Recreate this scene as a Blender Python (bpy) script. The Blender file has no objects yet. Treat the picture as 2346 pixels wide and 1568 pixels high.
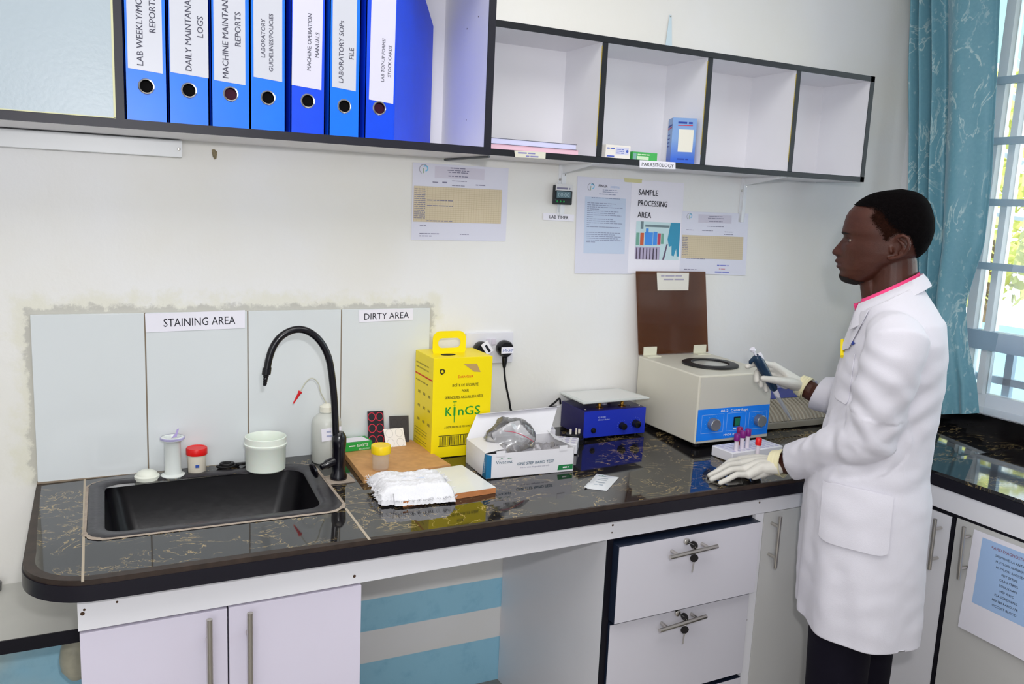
import bpy, bmesh, math, random
from mathutils import Vector, Matrix, noise
S = bpy.context.scene
COL = S.collection
R = math.radians
V = Vector
random.seed(7)

# ---------------------------------------------------------------- camera
CX, CY, CZ, YAW, PITCH, ROLL, FPX = .1394, -2.2778, 1.5242, R(26.4826), R(-9.1971), R(2.5957), 1941.96
IW, IH = 2346, 1568
FWD = V((math.sin(YAW)*math.cos(PITCH), math.cos(YAW)*math.cos(PITCH), math.sin(PITCH)))
RT = V((math.cos(YAW), -math.sin(YAW), 0)); UPV = RT.cross(FWD)
R2 = math.cos(ROLL)*RT+math.sin(ROLL)*UPV; U2 = -math.sin(ROLL)*RT+math.cos(ROLL)*UPV
CAM = V((CX, CY, CZ))
cd = bpy.data.cameras.new('camera'); cam = bpy.data.objects.new('camera', cd); COL.objects.link(cam)
cd.sensor_fit = 'HORIZONTAL'; cd.sensor_width = 36; cd.lens = FPX/IW*36; cd.clip_start = .05
mw = Matrix((R2, U2, -FWD)).transposed().to_4x4(); mw.translation = CAM
cam.matrix_world = mw
S.camera = cam

# ---------------------------------------------------------------- daylight, lamps, exposure
w = bpy.data.worlds.new('sky'); S.world = w; w.use_nodes = True
bg = w.node_tree.nodes['Background']
bg.inputs[0].default_value = (.80, .93, 1, 1); bg.inputs[1].default_value = 4.2
S.view_settings.view_transform = 'Standard'; S.view_settings.look = 'None'
S.view_settings.exposure = -.06; S.view_settings.gamma = 1; S.view_settings.use_curve_mapping = False
S.cycles.use_denoising = True; S.cycles.max_bounces = 10; S.cycles.transparent_max_bounces = 16
S.cycles.sample_clamp_indirect = 6; S.cycles.caustics_reflective = False; S.cycles.caustics_refractive = False
def lamp(name, loc, tgt, sx, sy, e, c=(1, 1, 1)):
    l = bpy.data.lights.new(name, 'AREA'); l.shape = 'RECTANGLE'; l.size = sx; l.size_y = sy; l.energy = e; l.color = c
    o = bpy.data.objects.new(name, l); COL.objects.link(o); o.location = loc
    o.rotation_euler = (V(tgt)-V(loc)).to_track_quat('-Z', 'Y').to_euler(); return o
lamp('ceiling_tube_light', (.6, -1.5, 2.68), (.6, -1.5, 0), 2.2, 1.4, 30, (1, .985, .965))
lamp('frontal_fill_light', (-.2, -3.8, 1.55), (.7, 0, 1.0), 2.6, 1.7, 40, (.95, .97, 1))  # unseen fill lamp added behind the camera to even out the front light
lamp('camera_flash', CAM+V((.06, -.05, .17)), CAM+V((.06, -.05, .17))+FWD, .07, .05, 14, (1, .985, .99))
lamp('daylight_through_window', (3.15, -1.3, 1.75), (1.2, -.7, 1.0), 1.5, 1.2, 16, (.86, .95, 1))
sn = bpy.data.lights.new('sun', 'SUN'); sn.energy = 5; sn.color = (1, .96, .85); sn.angle = .02
so = bpy.data.objects.new('sun', sn); COL.objects.link(so); so.rotation_euler = V((.75, .35, -.6)).to_track_quat('-Z', 'Y').to_euler()

# ---------------------------------------------------------------- pixel helpers
def at(px, py, ax, val):
    d = FWD+R2*((px-IW/2)/FPX)-U2*((py-IH/2)/FPX)
    i = 'xyz'.index(ax); return CAM+d*((val-CAM[i])/d[i])
def cz(x, y):                                   # height of the worktop (it is not quite level)
    return .803+max(0, min(x, 2.1))*(.006+.014*max(0, (y+.62)/.62))
def atc(px, py):
    z = .803
    for _ in range(20):
        p = at(px, py, 'z', z); z = cz(p.x, p.y)
    return p

# ---------------------------------------------------------------- materials
def col(h):
    h = h.lstrip('#'); c = [int(h[i:i+2], 16)/255 for i in (0, 2, 4)]
    return tuple(x/12.92 if x <= .04045 else ((x+.055)/1.055)**2.4 for x in c)+(1,)
MATS = {}
def nd(nt, t, **k):
    n = nt.nodes.new(t)
    for a, b in k.items():
        if a in n.inputs: n.inputs[a].default_value = b
        else: setattr(n, a, b)
    return n
def M(name, c='#ffffff', rough=.5, metal=0, spec=.5, nz=None, bump=None, trans=0, alpha=1, coat=0, sss=0, sheen=0, ior=1.45):
    if name in MATS: return MATS[name]
    m = bpy.data.materials.new(name); m.use_nodes = True; nt = m.node_tree; b = nt.nodes['Principled BSDF']
    c = col(c) if isinstance(c, str) else c
    b.inputs['Base Color'].default_value = c; b.inputs['Roughness'].default_value = rough; b.inputs['Metallic'].default_value = metal
    b.inputs['Specular IOR Level'].default_value = spec; b.inputs['Transmission Weight'].default_value = trans; b.inputs['Alpha'].default_value = alpha
    b.inputs['Coat Weight'].default_value = coat; b.inputs['IOR'].default_value = ior; b.inputs['Sheen Weight'].default_value = sheen
    if sss: b.inputs['Subsurface Weight'].default_value = sss; b.inputs['Subsurface Radius'].default_value = (.02, .008, .005); b.inputs['Subsurface Scale'].default_value = .3
    if nz or bump:
        g = nd(nt, 'ShaderNodeNewGeometry')
    if nz:
        sc, am = nz[:2]
        n = nd(nt, 'ShaderNodeTexNoise', Scale=sc, Detail=4.0); nt.links.new(g.outputs['Position'], n.inputs['Vector'])
        r = nd(nt, 'ShaderNodeMapRange', **{'From Min': .3, 'From Max': .7, 'To Min': 1-am, 'To Max': 1.0}); nt.links.new(n.outputs[0], r.inputs[0])
        x = nd(nt, 'ShaderNodeMix', data_type='RGBA', blend_type='MULTIPLY'); x.inputs[0].default_value = 1; x.inputs[6].default_value = c
        nt.links.new(r.outputs[0], x.inputs[7]); nt.links.new(x.outputs[2], b.inputs['Base Color'])
    if bump:
        n = nd(nt, 'ShaderNodeTexNoise', Scale=bump[0], Detail=5.0); nt.links.new(g.outputs['Position'], n.inputs['Vector'])
        u = nd(nt, 'ShaderNodeBump', Strength=bump[1], Distance=bump[2] if len(bump) > 2 else .002); nt.links.new(n.outputs[0], u.inputs['Height']); nt.links.new(u.outputs[0], b.inputs['Normal'])
    MATS[name] = m; return m
def math_(nt, op, a, b=None, clamp=False):
    n = nd(nt, 'ShaderNodeMath', operation=op); n.use_clamp = clamp
    for i, q in enumerate((a, b)):
        if q is None: continue
        if isinstance(q, (int, float)): n.inputs[i].default_value = q
        else: nt.links.new(q, n.inputs[i])
    return n.outputs[0]
def mixc(nt, f, a, b):
    x = nd(nt, 'ShaderNodeMix', data_type='RGBA')
    for i, q in ((0, f), (6, a), (7, b)):
        if isinstance(q, (int, float)): x.inputs[i].default_value = q
        elif isinstance(q, tuple): x.inputs[i].default_value = q
        else: nt.links.new(q, x.inputs[i])
    return x.outputs[2]
def mnoise(nt, pos, scale, detail=4.0, rough=.5, dist=0.0):
    n = nd(nt, 'ShaderNodeTexNoise', Scale=scale, Detail=detail, Roughness=rough, Distortion=dist); nt.links.new(pos, n.inputs['Vector']); return n.outputs[0]
def newmat(name):
    m = bpy.data.materials.new(name); m.use_nodes = True; nt = m.node_tree; MATS[name] = m
    g = nd(nt, 'ShaderNodeNewGeometry'); s = nd(nt, 'ShaderNodeSeparateXYZ'); nt.links.new(g.outputs['Position'], s.inputs[0])
    return m, nt, nt.nodes['Principled BSDF'], g.outputs['Position'], s.outputs
def step(nt, x, e, wd):                          # 0 below e, 1 above
    r = nd(nt, 'ShaderNodeMapRange', **{'From Min': e-wd, 'From Max': e+wd}); r.interpolation_type = 'SMOOTHSTEP'
    nt.links.new(x, r.inputs[0]); return r.outputs[0]

def thin_glass(name, tint=(1, 1, 1, 1), gl=.08, rough=.02):
    m = bpy.data.materials.new(name); m.use_nodes = True; nt = m.node_tree; nt.nodes.remove(nt.nodes['Principled BSDF'])
    t = nd(nt, 'ShaderNodeBsdfTransparent', Color=tint); q = nd(nt, 'ShaderNodeBsdfGlossy', Roughness=rough)
    f = nd(nt, 'ShaderNodeFresnel', IOR=1.45); x = nd(nt, 'ShaderNodeMixShader')
    fm = math_(nt, 'ADD', math_(nt, 'MULTIPLY', f.outputs[0], .9), gl, True)
    nt.links.new(fm, x.inputs[0]); nt.links.new(t.outputs[0], x.inputs[1]); nt.links.new(q.outputs[0], x.inputs[2])
    nt.links.new(x.outputs[0], nt.nodes['Material Output'].inputs[0]); MATS[name] = m; return m
def veil(name, c, see, tr=.6):                   # thin cloth or plastic: see-through + diffuse/translucent
    m = bpy.data.materials.new(name); m.use_nodes = True; nt = m.node_tree; nt.nodes.remove(nt.nodes['Principled BSDF'])
    c = col(c); t = nd(nt, 'ShaderNodeBsdfTransparent'); d = nd(nt, 'ShaderNodeBsdfDiffuse', Color=c); l = nd(nt, 'ShaderNodeBsdfTranslucent', Color=c)
    a = nd(nt, 'ShaderNodeMixShader'); a.inputs[0].default_value = tr; nt.links.new(d.outputs[0], a.inputs[1]); nt.links.new(l.outputs[0], a.inputs[2])
    b = nd(nt, 'ShaderNodeMixShader'); b.inputs[0].default_value = see; nt.links.new(a.outputs[0], b.inputs[1]); nt.links.new(t.outputs[0], b.inputs[2])
    nt.links.new(b.outputs[0], nt.nodes['Material Output'].inputs[0]); MATS[name] = m; return m

# ---------------------------------------------------------------- mesh builder
WM = {}                                          # world matrix of every thing (parts inherit it)
_fc = {}
def glyphs(s, shear=0):
    k = (s, shear)
    if k in _fc: return _fc[k]
    c = bpy.data.curves.new('t', 'FONT'); c.body = s; c.size = 1; c.shear = shear; c.resolution_u = 2
    o = bpy.data.objects.new('t', c); COL.objects.link(o)
    dg = bpy.context.evaluated_depsgraph_get(); me = o.evaluated_get(dg).to_mesh()
    vs = [tuple(v.co) for v in me.vertices]; fs = [tuple(p.vertices) for p in me.polygons]
    o.evaluated_get(dg).to_mesh_clear(); bpy.data.objects.remove(o); bpy.data.curves.remove(c)
    _fc[k] = (vs, fs); return _fc[k]
class MB:
    def __init__(s): s.v = []; s.f = []; s.mi = []; s.m = 0; s.T = Matrix()
    def add(s, vs, fs):
        o = len(s.v); s.v += [s.T @ V(a) for a in vs]; s.f += [tuple(i+o for i in f) for f in fs]; s.mi += [s.m]*len(fs); return s
    def hexa(s, p): return s.add(p, [(3, 2, 1, 0), (4, 5, 6, 7), (0, 1, 5, 4), (1, 2, 6, 5), (2, 3, 7, 6), (3, 0, 4, 7)])
    def box(s, x0, x1, y0, y1, z0, z1):
        return s.hexa([(x0, y0, z0), (x1, y0, z0), (x1, y1, z0), (x0, y1, z0), (x0, y0, z1), (x1, y0, z1), (x1, y1, z1), (x0, y1, z1)])
    def prism(s, poly, d):
        n = len(poly); d = V(d); a = [V(p) for p in poly]
        return s.add(a+[p+d for p in a], [tuple(range(n-1, -1, -1)), tuple(range(n, 2*n))]+[(i, (i+1) % n, n+(i+1) % n, n+i) for i in range(n)])
    def rings(s, rs, close=True, cap=True, wrap=False):
        n = len(rs[0]); vs = [p for r in rs for p in r]; fs = []; k = len(rs)
        for i in range(k if wrap else k-1):
            for j in range(n if close else n-1):
                a, b = i*n+j, i*n+(j+1) % n; c, d = ((i+1) % k)*n+(j+1) % n, ((i+1) % k)*n+j; fs.append((a, b, c, d))
        if cap and close and not wrap: fs += [tuple(range(n-1, -1, -1)), tuple(range((k-1)*n, k*n))]
        return s.add(vs, fs)
    def tube(s, pts, r, n=10, cap=True, flat=1, up=None):
        pts = [V(p) for p in pts]; rr = r if isinstance(r, (list, tuple)) else [r]*len(pts)
        rs = []; u = None
        for i, p in enumerate(pts):
            t = (pts[min(i+1, len(pts)-1)]-pts[max(i-1, 0)]).normalized()
            if u is None:
                u = V(up) if up else (V((0, 0, 1)) if abs(t.z) < .9 else V((1, 0, 0)))
            u = (u-t*u.dot(t)).normalized(); b = t.cross(u)
            rs.append([p+(b*math.cos(2*math.pi*j/n)+u*(math.sin(2*math.pi*j/n)*flat))*rr[i] for j in range(n)])
        return s.rings(rs, cap=cap)
    def lathe(s, prof, c=(0, 0, 0), n=28, axis=(0, 0, 1), cap=True, up=None):
        c = V(c); a = V(axis).normalized(); u = a.orthogonal().normalized() if abs(a.z) < .99 else V((1, 0, 0)); b = a.cross(u)
        return s.rings([[c+a*h+(u*math.cos(2*math.pi*j/n)+b*math.sin(2*math.pi*j/n))*max(r, 1e-5) for j in range(n)] for r, h in prof], cap=cap)
    def grid(s, fn, nu, nv):
        vs = [fn(i/nu, j/nv) for j in range(nv+1) for i in range(nu+1)]
        return s.add(vs, [(j*(nu+1)+i, j*(nu+1)+i+1, (j+1)*(nu+1)+i+1, (j+1)*(nu+1)+i) for j in range(nv) for i in range(nu)])
    def quad(s, a, b, c, d): return s.add([a, b, c, d], [(0, 1, 2, 3)])
    def ball(s, c, r, n=10, sc=(1, 1, 1)):
        c = V(c); k = n//2+1
        return s.rings([[c+V((math.sin(math.pi*i/k)*math.cos(2*math.pi*j/n)*r*sc[0], math.sin(math.pi*i/k)*math.sin(2*math.pi*j/n)*r*sc[1], -math.cos(math.pi*i/k)*r*sc[2])) for j in range(n)] for i in [.08]+list(range(1, k))+[k-.08]])
    def text(s, t, pos, right, up, h, w=None, al='C', shear=0, wt=0):
        vs, fs = glyphs(t, shear)
        if not vs: return s
        H = .729*1.0; x0 = min(v[0] for v in vs); x1 = max(v[0] for v in vs)
        k = h/H; kx = (w/(x1-x0)) if w else k
        right = V(right).normalized(); up = V(up).normalized(); pos = V(pos)
        ox = {'L': x0, 'C': (x0+x1)/2, 'R': x1}[al]
        P = [pos+right*((v[0]-ox)*kx)+up*(v[1]*k) for v in vs]
        s.add(P, fs)
        if wt:
            wt = .018*h
            nn = right.cross(up)*.00007; s.add([p+right*wt+nn for p in P], fs); s.add([p-right*wt+nn*2 for p in P], fs)
        return s
    def scrib(s, pos, right, up, w, h, seed=0, fill=.8):   # a line of print too small to read
        rd = random.Random(seed); right = V(right).normalized(); up = V(up).normalized(); x = 0; pos = V(pos)
        while x < w*fill:
            l = min(rd.uniform(1.2, 5)*h, w*fill-x+.3*h); a = pos+right*x
            s.quad(a, a+right*l, a+right*l+up*h*.62, a+up*h*.62); x += l+h*.55
        return s
    def build(s, name, mats, parent=None, smooth=40, bevel=0, seg=2, solid=0, kind=None, label=None, weld=False):
        me = bpy.data.meshes.new(name)
        vs = s.v
        if parent is not None: I = WM[parent.name].inverted(); vs = [I @ v for v in vs]
        me.from_pydata([tuple(v) for v in vs], [], s.f)
        for m in (mats if isinstance(mats, (list, tuple)) else [mats]): me.materials.append(m)
        if any(s.mi): me.polygons.foreach_set('material_index', s.mi)
        bm = bmesh.new(); bm.from_mesh(me)
        if weld: bmesh.ops.remove_doubles(bm, verts=bm.verts, dist=1e-5)
        bmesh.ops.recalc_face_normals(bm, faces=bm.faces) if not weld == 'keep' else None
        if bevel:
            ed = [e for e in bm.edges if len(e.link_faces) == 2 and e.calc_face_angle(0) > R(30)]
            bmesh.ops.bevel(bm, geom=ed, offset=bevel, segments=seg, affect='EDGES', profile=.5, clamp_overlap=True)
        if solid: bmesh.ops.solidify(bm, geom=bm.faces[:], thickness=solid)
        bm.to_mesh(me); bm.free()
        if smooth: me.shade_smooth(); me.set_sharp_from_angle(angle=R(smooth))
        o = bpy.data.objects.new(name, me); COL.objects.link(o)
        if parent is not None: o.parent = parent; WM[o.name] = WM[parent.name]
        else: WM[o.name] = Matrix()
        if bevel: wn = o.modifiers.new('normals', 'WEIGHTED_NORMAL'); wn.keep_sharp = True
        if kind: o['kind'] = kind
        if label: o['label'] = label
        return o
def tag(o, label, cat, group=None, kind=None):
    o['label'] = label; o['category'] = cat
    if group: o['group'] = group
    if kind: o['kind'] = kind
    return o
def thing(name, label, cat, loc=(0, 0, 0), rz=0, group=None):
    o = bpy.data.objects.new(name, None); COL.objects.link(o); o.location = loc; o.rotation_euler = (0, 0, rz); o.empty_display_size = .02
    WM[o.name] = Matrix.Translation(loc) @ Matrix.Rotation(rz, 4, 'Z')
    return tag(o, label, cat, group)
def dup(root, loc, rz, label):
    r = root.copy(); COL.objects.link(r); r.location = loc; r.rotation_euler = (0, 0, rz); r['label'] = label
    WM[r.name] = Matrix.Translation(loc) @ Matrix.Rotation(rz, 4, 'Z')
    for ch in list(root.children):
        c = ch.copy(); COL.objects.link(c); c.parent = r; WM[c.name] = WM[r.name]
        for g in list(ch.children):
            d = g.copy(); COL.objects.link(d); d.parent = c; WM[d.name] = WM[r.name]
    return r
def LT(x, y, z=0, rz=0): return Matrix.Translation((x, y, z)) @ Matrix.Rotation(rz, 4, 'Z')
X, Y, Z = V((1, 0, 0)), V((0, 1, 0)), V((0, 0, 1))

# ---------------------------------------------------------------- shared materials
WHITE = M('white_laminate', '#ecebf0', .38, nz=(3, .04), spec=.4)
LILAC = M('door_laminate', '#dcd6e6', .36, nz=(2.5, .04), spec=.4)
EDGE = M('black_edging', '#12111a', .45, spec=.3)
STEEL = M('brushed_steel', '#cdc9c2', .28, 1)
CHROME = M('chrome', '#d8d8d8', .12, 1)
BLACK = M('black_plastic', '#101014', .32)
PAPER = M('white_paper', '#eeecf6', .8, spec=.2, nz=(6, .03))
INK = M('ink', '#2b2b33', .8, spec=.1)
GREYINK = M('faint_ink', '#85839a', .8, spec=.1)
RUST = M('rust', '#4a3423', .8)
# ================================================================ the room
def wall_paint():
    m, nt, b, pos, xyz = newmat('wall_paint'); x, y, z = xyz
    n1 = mnoise(nt, pos, 2.2); n2 = mnoise(nt, pos, 14, 6, .65); n3 = mnoise(nt, pos, 60, 3)
    base = mixc(nt, step(nt, n1, .52, .2), col('#e6e4de'), col('#e9e9ea'))
    # blue and white painted bands near the floor
    s1 = math_(nt, 'MULTIPLY', step(nt, z, .252, .0012), math_(nt, 'SUBTRACT', 1, step(nt, z, .352, .0012)))
    s2 = math_(nt, 'SUBTRACT', 1, step(nt, z, .150, .0012))
    lo = step(nt, x, .09, .001); s3 = math_(nt, 'MULTIPLY', math_(nt, 'SUBTRACT', 1, lo), math_(nt, 'SUBTRACT', 1, step(nt, z, .388, .0012)))
    band = math_(nt, 'MAXIMUM', math_(nt, 'MAXIMUM', s1, s2), s3, True)
    blue = mixc(nt, step(nt, n2, .6, .12), col('#9bcfe6'), col('#8bc2dc'))
    c = mixc(nt, band, base, blue)
    # grey mortar and yellowed paint round the tiles
    dx = math_(nt, 'SUBTRACT', math_(nt, 'ABSOLUTE', math_(nt, 'SUBTRACT', x, .503)), .503)
    dz = math_(nt, 'SUBTRACT', z, 1.221)
    d = math_(nt, 'MAXIMUM', dx, dz)
    dn = math_(nt, 'ADD', d, math_(nt, 'MULTIPLY', math_(nt, 'SUBTRACT', n2, .5), .16))
    up = step(nt, z, .80, .01)
    yel = math_(nt, 'MULTIPLY', math_(nt, 'SUBTRACT', 1, step(nt, dn, .034, .022)), up)
    c = mixc(nt, math_(nt, 'MULTIPLY', yel, .6), c, col('#dedcc8'))
    dn2 = math_(nt, 'ADD', d, math_(nt, 'MULTIPLY', math_(nt, 'SUBTRACT', mnoise(nt, pos, 22, 5, .7), .5), .075))
    gr = math_(nt, 'MULTIPLY', math_(nt, 'SUBTRACT', 1, step(nt, dn2, .012, .006)), up)
    c = mixc(nt, math_(nt, 'MULTIPLY', gr, .7), c, col('#aeaca6'))
    # damp yellowing beside the worktop's end
    ex = math_(nt, 'MULTIPLY', math_(nt, 'SUBTRACT', 1, step(nt, x, .0, .12)), math_(nt, 'SUBTRACT', 1, step(nt, z, 1.05, .3)))
    c = mixc(nt, math_(nt, 'MULTIPLY', math_(nt, 'MULTIPLY', ex, step(nt, n1, .5, .1)), .55), c, col('#d6d2b8'))
    nt.links.new(c, b.inputs['Base Color']); b.inputs['Roughness'].default_value = .42; b.inputs['Specular IOR Level'].default_value = .35
    u = nd(nt, 'ShaderNodeBump', Strength=.25, Distance=.002); nt.links.new(n3, u.inputs['Height']); nt.links.new(u.outputs[0], b.inputs['Normal'])
    return m
WALL = wall_paint()
PLAIN = M('plain_wall_paint', '#e4e5e8', .45, nz=(2, .03), bump=(60, .2), spec=.35)
XL, XR, YF, HC = -1.9, 2.88, -3.9, 2.75
def struct(name, mb, m, **k): return mb.build(name, m, kind='structure', **k)
struct('wall_back', MB().box(XL, XR+.2, 0, .14, -.02, HC), WALL)
FLOOR = M('grey_terrazzo', '#9a948c', .4, nz=(40, .2))
struct('floor', MB().box(XL, XR, YF, 0, -.08, 0), FLOOR)
struct('ceiling', MB().box(XL-.1, XR+.2, YF-.1, .14, HC, HC+.1), M('ceiling_paint', '#eceae6', .7))
struct('wall_left', MB().box(XL-.12, XL, YF, 0, 0, HC), PLAIN)
struct('wall_front', MB().box(XL-.12, XR+.2, YF-.12, YF, 0, HC), PLAIN)
WY0, WY1, WZ0, WZ1 = -.12, -2.3, .885, 2.4
b = MB(); b.box(XR, XR+.2, WY0, 0, 0, HC); b.box(XR, XR+.2, YF, WY1, 0, HC); b.box(XR, XR+.2, WY1, WY0, 0, WZ0); b.box(XR, XR+.2, WY1, WY0, WZ1, HC)
struct('wall_right', b, PLAIN)
# window: white steel frame, bars and panes, a grille outside
FRAME = M('white_window_paint', '#eef3f8', .4)
win = MB().box(XR+.09, XR+.13, WY0-.05, WY0, WZ0, WZ1).box(XR+.09, XR+.13, WY1, WY1+.05, WZ0, WZ1).box(XR+.09, XR+.13, WY1, WY0, WZ0, WZ0+.05).box(XR+.09, XR+.13, WY1, WY0, WZ1-.05, WZ1).build('window_1', FRAME, kind='structure', bevel=.003)
wx = lambda px, py, x: at(px, py, 'x', x)
for p_, q_, wd in ((2290, 300, .017), (2334, 300, .012)):
    yy = wx(p_, q_, XR+.11).y; MB().box(XR+.085, XR+.13, yy-wd, yy+wd, WZ0+.05, WZ1-.05).build('mullion', FRAME, win)
for yy in (-1.0, -1.5, -1.95): MB().box(XR+.085, XR+.13, yy-.03, yy+.03, WZ0+.05, WZ1-.05).build('mullion', FRAME, win)
zt_, zb_ = wx(2290, 762, XR+.1).z, wx(2290, 806, XR+.1).z
MB().box(XR+.075, XR+.135, WY1, WY0, zb_, zt_).build('transom', M('blue_grey_window_paint', '#a3bbd0', .4), win)
GP = M('grey_grille_paint', '#a9bccb', .45)
for py in (182, 322, 465, 615):
    zz = wx(2320, py, XR+.04).z; MB().box(XR+.032, XR+.05, WY1, WY0, zz-.012, zz+.012).build('security_bar', GP, win)
for py in (878,):
    zz = wx(2320, py, XR+.15).z; MB().box(XR+.14, XR+.16, WY1, WY0, zz-.013, zz+.013).build('security_bar', GP, win)
for k in range(9):
    yy = wx(2312, 860, XR+.15).y-.24*k; MB().box(XR+.14, XR+.16, yy-.014, yy+.014, WZ0+.03, zb_).build('security_bar', GP, win)
# an opened casement leaning outwards
for q0, q1 in (((2310, 120), (2346, 160)), ((2296, 205), (2346, 235)), ((2288, 345), (2346, 372)), ((2270, 485), (2346, 500))):
    a_, c_ = wx(*q0, XR+.22), wx(*q1, XR+.30); MB().tube([a_, c_], .013, 4).build('casement_bar', FRAME, win)
MB().box(XR+.105, XR+.112, WY1+.03, WY0-.03, WZ0+.03, WZ1-.03).build('window_pane', thin_glass('window_glass', gl=.0), win)
struct('window_sill_1', MB().box(XR-.0, XR+.2, WY1, WY0, WZ0-.03, WZ0+.004), FRAME)
# outdoors
TURQ = M('turquoise_wall_paint', '#b9dfe4', .8, nz=(1.5, .08))
struct('wall_outside', MB().box(4.25, 4.4, -5.5, 3.5, -.4, .95).box(4.2, 4.45, -5.5, 3.5, .95, 1.01), [TURQ])
struct('ground_outside', MB().box(2.94, 16, -9, 12, -.5, -.4), M('outside_paving', '#cfc9bd', .9, nz=(2, .2)))
tag(MB().prism([(3.35, -6, 2.62), (6.2, -6, 2.72), (6.2, 4, 2.72), (3.35, 4, 2.62)], (0, 0, .12)).build('roof_canopy', M('turquoise_canopy_paint', '#b2dde2', .7)), 'turquoise canopy roof outside beyond the window bars', 'canopy')
LEAF = M('tree_leaves', '#d3d67e', .8, nz=(3, .35)); BARK = M('tree_bark', '#6b5a48', .9)
for i, (tx, ty, th) in enumerate(((8.2, 1.2, 3.4), (10.2, -.9, 3.9), (9.3, 4.0, 3.6), (9.8, -3.9, 3.5))):
    t = thing('garden_tree', ('bushy tree beyond the turquoise wall, seen just past the curtain edge', 'taller yellow-green tree outside the middle of the window', 'tree outside hidden mostly behind the teal curtain', 'tree outside by the window far end')[i], 'tree', (tx, ty, -.4), group='garden trees outside')
    MB().tube([(tx, ty, -.4), (tx+.05, ty, .7), (tx, ty+.1, 1.5)], [.13, .1, .07]).build('trunk', BARK, t)
    rd = random.Random(i); b = MB()
    for k in range(1500):
        a = V((rd.gauss(0, 1), rd.gauss(0, 1), rd.gauss(0, 1))).normalized()*rd.uniform(.35, 1)**.5
        c = V((tx+a.x*1.1, ty+a.y*1.1, th*.55+a.z*th*.38)); q = V((rd.gauss(0, 1), rd.gauss(0, 1), rd.gauss(0, 1))).normalized(); u = q.orthogonal().normalized(); v2 = q.cross(u); r = rd.uniform(.06, .12)
        b.add([c+u*r, c+v2*r*.6, c-u*r, c-v2*r*.6], [(0, 1, 2, 3)])
    b.build('foliage', LEAF, t, smooth=0)

# ================================================================ tiled splashback and its signs
TILE = M('white_glazed_tile', '#dbe0e2', .07, nz=(1.2, .03)); GROUT = M('brown_grout', '#8d7f6e', .9)
b = MB(); wt = [0, .2495, .4965, .745, 1.005]
for i in range(4): b.box(wt[i]+.0015, wt[i+1]-.0015, -.009, 0, cz(wt[i], 0)-.01, 1.218+.001*i)
t = thing('splashback', 'row of four tall white glazed wall tiles behind the sink', 'splashback', (.5, 0, .81))
b.build('glazed_tile', TILE, t, bevel=.0012)
b = MB()
for i in range(3): b.box(wt[i+1]-.0016, wt[i+1]+.0016, -.0065, 0, .80, 1.218)
b.box(0, 1.005, -.012, 0, .80, .8075)
b.build('grout', GROUT, t)
def sheet(name, label, cat, tl, tr, br, bl, m=PAPER, th=.0008, off=V((0, -1, 0)), group=None, lift=0):
    """A paper on a surface: corners in world space, its front facing `off`."""
    t = thing(name, label, cat, tuple(bl), group=group)
    c = [V(p)+off*lift for p in (bl, br, tr, tl)]
    f = [p+off*(th+.0003) for p in c]
    def bl_(g): return lambda u, v: g[0]*(1-u)*(1-v)+g[1]*u*(1-v)+g[2]*u*v+g[3]*(1-u)*v
    g0 = [p+off*th for p in c]; mb = MB().grid(bl_(g0), 6, 6).grid(bl_(c), 6, 6)
    for k in range(4): mb.quad(c[k], c[(k+1) % 4], g0[(k+1) % 4], g0[k])
    mb.build('sheet', m, t, smooth=0)
    def uv(u, v): return f[0]*(1-u)*(1-v)+f[1]*u*(1-v)+f[2]*u*v+f[3]*(1-u)*v
    return t, uv
def wallq(pts, y): return [at(px, py, 'y', y) for px, py in pts]
t, uv = sheet('paper_sign', 'white paper strip reading staining area on the tiles above the sink', 'sign', *wallq([(332, 719), (561, 711), (561, 752), (334, 762)], -.0095), lift=.0003)
MB().text('STAINING AREA', uv(.175, .26), uv(1, .5)-uv(0, .5), Z, .0215, (uv(.90, 0)-uv(.175, 0)).length, 'L').build('lettering', INK, t, smooth=0)
t, uv = sheet('paper_sign', 'white paper strip reading dirty area on the tile beside the tap', 'sign', *wallq([(822, 711), (946, 707), (946, 733), (823, 739)], -.0095), lift=.0003)
MB().text('DIRTY AREA', uv(.09, .2), uv(1, .5)-uv(0, .5), Z, .0185, (uv(.92, 0)-uv(.09, 0)).length, 'L').build('lettering', INK, t, smooth=0)

# ================================================================ worktop, sink, tap
def stone():
    m, nt, b, pos, xyz = newmat('black_veined_stone')
    mp = nd(nt, 'ShaderNodeMapping'); mp.inputs['Scale'].default_value = (1, 1.5, 1); nt.links.new(pos, mp.inputs[0]); P = mp.outputs[0]
    n = nd(nt, 'ShaderNodeTexNoise', Scale=7.5, Detail=5.0, Roughness=.62, Distortion=1.6); nt.links.new(P, n.inputs['Vector'])
    v = math_(nt, 'ABSOLUTE', math_(nt, 'SUBTRACT', n.outputs[0], .5))
    line = math_(nt, 'SUBTRACT', 1, step(nt, v, .008, .007))
    pat = step(nt, mnoise(nt, pos, 9, 3), .46, .07)
    f = math_(nt, 'MULTIPLY', line, pat)
    f = math_(nt, 'MULTIPLY', f, step(nt, mnoise(nt, pos, 60, 2), .38, .15))
    c = mixc(nt, f, mixc(nt, mnoise(nt, pos, 30, 4), col('#161517'), col('#232122')), col('#a08a5c'))
    nt.links.new(c, b.inputs['Base Color']); b.inputs['Roughness'].default_value = .045; b.inputs['Specular IOR Level'].default_value = .95
    return m
STONE = stone(); BROWN = M('worn_brown_edge', '#3a2d26', .5, nz=(40, .5)); BEIGE = M('beige_sealant', '#b0a294', .85, nz=(60, .25), bump=(90, .5))
RAD = .13; XE, DF = 0.0, -.62
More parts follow.
